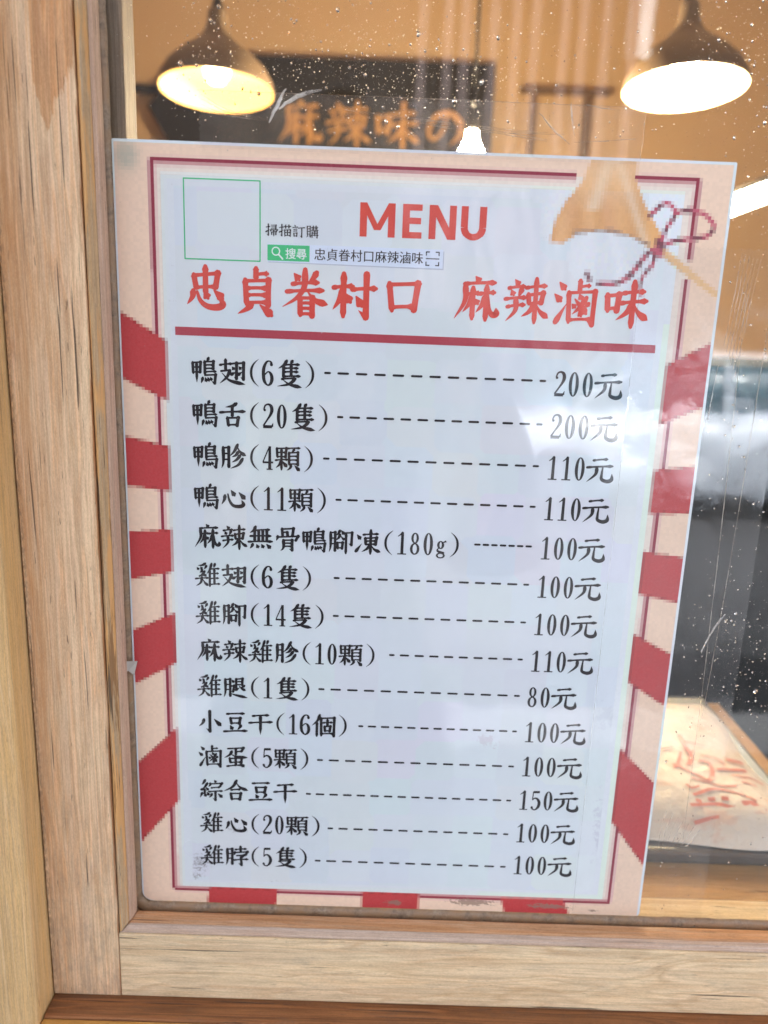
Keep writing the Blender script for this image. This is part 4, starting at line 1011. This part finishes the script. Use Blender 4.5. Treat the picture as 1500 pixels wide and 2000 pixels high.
for p, wd in (([(1326, 1435), (1340, 1455), (1350, 1480), (1345, 1492)], .006), ([(1330, 1470), (1320, 1500), (1316, 1490)], .004), ([(1322, 1488), (1335, 1500), (1365, 1512), (1385, 1520), (1392, 1505), (1385, 1488), (1365, 1484)], .006),
              ([(1350, 1520), (1400, 1530), (1440, 1528)], .004), ([(1355, 1546), (1395, 1540), (1450, 1546), (1480, 1556)], .005), ([(1350, 1562), (1400, 1560), (1440, 1568), (1500, 1572)], .005),
              ([(1360, 1582), (1420, 1576), (1470, 1584), (1500, 1588)], .004), ([(1400, 1500), (1430, 1495), (1460, 1492)], .006), ([(1420, 1475), (1455, 1472)], .008), ([(1330, 1445), (1375, 1452)], .003), ([(1290, 1465), (1315, 1462)], .006), ([(1450, 1520), (1480, 1522)], .004), ([(1360, 1554), (1372, 1556)], .006), ([(1384, 1553), (1398, 1554)], .006), ([(1410, 1554), (1424, 1556)], .006), ([(1452, 1564), (1480, 1562)], .009), ([(1368, 1470), (1400, 1474), (1418, 1486)], .003), ([(1335, 1462), (1345, 1470), (1356, 1462)], .003), ([(1430, 1508), (1470, 1506), (1496, 1512)], .003), ([(1340, 1530), (1352, 1536), (1366, 1534)], .003), ([(1410, 1590), (1450, 1592), (1490, 1598)], .003)):
    stroke([hz(*q) for q in p], wd*.6)
me_ = mesh('red_print', vs, fs, M_rp, bag)

# ---------------------------------------------------------------- the street behind the camera (seen reflected)
M_pave = mat('pavement', (.13, .125, .12), .8); s = N(M_pave)
s.l(s.ramp(s.noise(s.coord((8, 8, 8)), 1, 6, .7), [(.3, (.09, .088, .085)), (.7, (.17, .165, .16))]), s.b.inputs['Base Color'])
struct(box('pavement', -12, 14, -2.12, -.0005, -1.2, -1.1, M_pave))
M_kerb = mat('pale_kerb', (.50, .50, .49), .7); struct(box('kerb', -12, 14, -2.42, -2.12, -1.3, -1.098, M_kerb))
struct(box('road_shade_strip', -12, 14, -3.35, -2.42, -1.3, -1.246, mat('painted_road_shade', (.015, .015, .017), .5)))  # shaded stretch of road next to the kerb, its shade put into a near-black colour
M_asph = mat('asphalt', (.055, .056, .06), .55); s = N(M_asph)
s.l(s.ramp(s.noise(s.coord((3, 3, 3)), 1, 8, .7), [(.3, (.045, .046, .05)), (.7, (.085, .086, .09))]), s.b.inputs['Base Color']); s.bump(s.noise(s.coord((120, 120, 120)), 1, 3), .4, .01)
struct(mesh('road', [(-150, -150, -1.25), (150, -150, -1.25), (150, 60, -1.25), (-150, 60, -1.25)], [(0, 1, 2, 3)], M_asph))
roof = box('added_canopy_roof', -6.0, 7.0, -1.15, .15, 1.62, 1.72, mat('added_canopy', (.35, .33, .30), .8)); tag(roof, 'unseen roof added over the pavement to shade the window', 'added_canopy')  # unseen overhang, added to keep the sheet darker than the street it reflects
# building across the street
bd = thing('opposite_building', 'pinkish ribbed metal fronted building across the street, seen reflected', 'building')
M_rib = mat('dark_cladding', (.04, .036, .036), .8, .2)
box('wall', -24, 28, -15, -12.2, -1.25, 6.4, M_rib, bd)
for i in range(10):
    x = .45+i*.33
    if i == 0: rb = box('rib', x, x+.13, -12.2, -12.08, -1.25, 6.4, mat('pale_rib', (.24, .19, .19), .7, .2), bd); rb0 = rb
    else: rb = rb0.copy(); rb.location.x = .33*i+.05*sin(i*2.3); C.objects.link(rb); rb.parent = bd
box('shutter', 3.45, 3.8, -12.2, -12.1, 4.2, 5.8, mat('white_shutter', (.85, .86, .88), .5), bd)
M_win = mat('dark_window', (.03, .035, .04), .1)
for x in (-7, -4.5): box('window', x, x+1.6, -12.25, -12.15, .3, 1.9, M_win, bd)
# silver car parked across the lane
car = thing('parked_car', 'silver white hatchback parked along the far side of the lane, seen reflected', 'car', (2.9, -7.1, -1.25))
M_body = mat('silver_paint', (.56, .63, .72), .25, .5, coat=1); M_gl = mat('car_glass', (.03, .11, .15), .04, .8); M_ty = mat('tyre', (.02, .02, .02), .8); M_rim = mat('rim', (.45, .45, .47), .3, metal=.8)
def loft(name, secs, mt, par):
    """secs: list of (x, half width, z list) cross sections -> closed skin"""
    vs, fs = [], []; m = len(secs[0][1])
    for x, ring in secs:
        for y, z in ring: vs.append((x, y, z))
    for i in range(len(secs)-1):
        for k in range(m): q = (k+1) % m; fs.append((i*m+k, i*m+q, (i+1)*m+q, (i+1)*m+k))
    fs.append(tuple(range(m))[::-1]); fs.append(tuple(range((len(secs)-1)*m, len(secs)*m)))
    return mesh(name, vs, fs, mt, par, True)
def ring_(hw, z0, z1, tuck=.06):
    return [(-hw+tuck, z0), (-hw, z0+.12), (-hw, z0+(z1-z0)*.6), (-hw+tuck, z1), (hw-tuck, z1), (hw, z0+(z1-z0)*.6), (hw, z0+.12), (hw-tuck, z0)]
loft('body', [(x, ring_(hw, z0, z1)) for x, hw, z0, z1 in ((-2.02, .55, .35, .62), (-1.98, .72, .25, .74), (-1.7, .82, .2, .84), (-.9, .85, .19, .93), (.2, .86, .19, .95), (1.3, .85, .2, .98), (1.85, .8, .25, .96), (1.98, .7, .35, .86))], M_body, car)
loft('cabin_glass', [(x, [(-hw, .9), (-hw+.10, z1), (hw-.10, z1), (hw, .9)]) for x, hw, z1 in ((-1.15, .72, .93), (-.45, .76, 1.36), (.9, .76, 1.40), (1.45, .74, 1.30), (1.85, .70, .96))], M_gl, car)
loft('roof', [(x, [(-hw, z), (-hw+.08, z+.06), (hw-.08, z+.06), (hw, z)]) for x, hw, z in ((-.5, .66, 1.35), (.2, .69, 1.41), (.95, .69, 1.40), (1.5, .64, 1.29))], M_body, car)
for x0, x1, xt0, xt1 in ((-1.2, -1.12, -.5, -.43), (.15, .25, .15, .22), (1.2, 1.45, 1.05, 1.2), (1.75, 1.88, 1.45, 1.52)):
    for sg in (-1, 1):
        mesh('pillar', [(x0, sg*.80, .90), (x1, sg*.80, .90), (xt1, sg*.69, 1.38), (xt0, sg*.69, 1.38), (x0, sg*.74, .90), (x1, sg*.74, .90), (xt1, sg*.64, 1.38), (xt0, sg*.64, 1.38)],
             [(0, 1, 2, 3), (4, 5, 6, 7), (0, 3, 7, 4), (1, 2, 6, 5)], M_body, car)
for x in (-1.25, 1.3):
    for sg in (-1, 1):
        wv, wf = lathe_v([(.0, -.1), (.3, -.1), (.32, -.06), (.32, .06), (.3, .1), (.0, .1)], 24)
        wh = mesh('wheel', [(a_+x, c_+sg*.78, b_+.32) for a_, b_, c_ in wv], wf, M_ty, car, False)
        wv, wf = lathe_v([(.0, .11), (.19, .11), (.2, .09)], 20)
        mesh('rim', [(a_+x, c_*sg+sg*.78, b_+.32) for a_, b_, c_ in wv], wf, M_rim, wh, False)
for sg in (-1, 1): box('headlight', -1.99, -1.8, sg*.62-.12, sg*.62+.12, .6, .72, M_rim, car, .02)
# ---------------------------------------------------------------- the photographer, seen only as a dim reflection
per = thing('person', 'person in dark clothes photographing the menu sheet with a raised phone', 'person')
M_cloth = mat('dark_cloth', (.035, .035, .04), .85, .2); M_skin = mat('skin', (.50, .30, .21), .5); M_hair = mat('dark_hair', (.015, .012, .01), .5)
M_phone = mat('phone_case', (.02, .02, .022), .3)
def skinned(name, J, E_, mt, lv=2):
    me = bpy.data.meshes.new(name); me.from_pydata([j[:3] for j in J], E_, []); o = link(name, me, mt, per)
    m = o.modifiers.new('skin', 'SKIN'); m.use_smooth_shade = True
    for v, j in zip(me.skin_vertices[0].data, J): v.radius = (j[3], j[4] if len(j) > 4 else j[3])
    me.skin_vertices[0].data[0].use_root = True
    sb = o.modifiers.new('sub', 'SUBSURF'); sb.levels = lv; sb.render_levels = lv
    return o
# standing on the pavement behind the camera; x centre .08
X, Y, Z = .07, -.74, -1.1
J = [(X-.02, Y, Z+.92, .18, .12), (X-.01, Y, Z+1.10, .17, .12), (X, Y, Z+1.28, .19, .12), (X, Y, Z+1.40, .14, .10), (X, Y+.01, Z+1.435, .062), (X, Y+.015, Z+1.455, .060), (X, Y+.02, Z+1.465, .058),
     (X-.19, Y, Z+1.38, .06), (X-.22, Y+.06, Z+1.13, .055), (X-.10, Y+.29, Z+1.20, .036),
     (X+.19, Y, Z+1.38, .06), (X+.26, Y+.06, Z+1.13, .048), (X+.16, Y+.29, Z+1.20, .036),
     (X-.10, Y, Z+.80, .13), (X-.11, Y+.02, Z+.48, .115), (X-.11, Y-.01, Z+.08, .045), (X-.12, Y+.12, Z+.04, .04),
     (X+.08, Y, Z+.80, .13), (X+.09, Y+.02, Z+.48, .115), (X+.11, Y-.01, Z+.08, .045), (X+.12, Y+.12, Z+.04, .04)]
E_ = [(0, 1), (1, 2), (2, 3), (3, 4), (4, 5), (5, 6), (3, 7), (7, 8), (8, 9), (3, 10), (10, 11), (11, 12), (0, 13), (13, 14), (14, 15), (15, 16), (0, 17), (17, 18), (18, 19), (19, 20)]
skinned('body', J, E_, M_cloth)
# face
bm = bmesh.new(); bmesh.ops.create_uvsphere(bm, u_segments=24, v_segments=16, radius=1)
for v_ in bm.verts:
    x, y, z = v_.co; f_ = max(0, y); jaw = 1-.22*max(0, -z)
    v_.co = (X+x*.076*jaw, Y+.05+y*.094+.012*math.exp(-((x/.22)**2+((z+.1)/.28)**2))*(y > .5), Z+1.60+z*.118)
from_bm('face', bm, M_skin, per, True)
bm = bmesh.new(); bmesh.ops.create_uvsphere(bm, u_segments=24, v_segments=16, radius=1)
for v_ in list(bm.verts):
    x, y, z = v_.co
    if z < .15 and y > -.1 or z < -.5: bm.verts.remove(v_)
for v_ in bm.verts: x, y, z = v_.co; v_.co = (X+x*.083, Y+.042+y*.102, Z+1.61+z*.126)
from_bm('hair', bm, M_hair, per, True)
# hands holding the phone from both sides, four fingers behind and the thumb in front
ph = box('phone', CAM[0]-.010, CAM[0]+.066, CAM[1]-.026, CAM[1]-.018, CAM[2]-.135, CAM[2]+.02, M_phone, None, .003)
tag(ph, 'black phone held upright by the person, facing the window', 'phone')
for sg, wx in ((-1, X-.10), (1, X+.16)):
    ex = CAM[0]-.014 if sg < 0 else CAM[0]+.070
    wr = (wx, Y+.29, Z+1.20); pz = CAM[2]-.085; py = CAM[1]-.045
    J = [(*wr, .03, .025), ((wr[0]+ex)/2+sg*.02, (wr[1]+py)/2, (wr[2]+pz)/2-.005, .026, .02), (ex+sg*.022, py, pz, .030, .016)]; E_ = [(0, 1), (1, 2)]
    for k in range(4):
        b = len(J); zz = pz+.034-k*.020; L = (.9, 1.0, .95, .78)[k]
        J += [(ex+sg*.014, py-.004, zz, .0085), (ex-sg*.004*L, py+.006, zz+.003, .0078), (ex-sg*.020*L, py+.010, zz+.004, .0066)]
        E_ += [(2, b), (b, b+1), (b+1, b+2)]
    b = len(J); J += [(ex+sg*.012, py+.018, pz+.012, .0095), (ex+sg*.0, py+.036, pz+.034, .008), (ex-sg*.004, py+.038, pz+.050, .007)]; E_ += [(2, b), (b, b+1), (b+1, b+2)]
    skinned('hand', J, E_, M_skin, 1)

tube('neck', [(X, Y+.015, Z+1.44), (X, Y+.03, Z+1.50), (X, Y+.045, Z+1.56)], .052, M_skin, per, 16)
M_eye = mat('eye', (.02, .015, .012), .2); M_lip = mat('lips', (.42, .16, .13), .5)
def ball(name, c, r, mt):
    bm = bmesh.new(); bmesh.ops.create_uvsphere(bm, u_segments=14, v_segments=10, radius=1)
    for v_ in bm.verts: v_.co = (c[0]+v_.co.x*r[0], c[1]+v_.co.y*r[1], c[2]+v_.co.z*r[2])
    return from_bm(name, bm, mt, per, True)
for sg in (-1, 1):
    ball('eye', (X+sg*.030, Y+.132, Z+1.607), (.012, .008, .006), M_eye)
    ball('eyebrow', (X+sg*.031, Y+.132, Z+1.626), (.017, .008, .0035), M_hair)
    ball('ear', (X+sg*.076, Y+.045, Z+1.598), (.010, .018, .030), M_skin)
ball('nose', (X, Y+.147, Z+1.583), (.012, .016, .020), M_skin)
ball('mouth', (X, Y+.132, Z+1.545), (.022, .010, .006), M_lip)
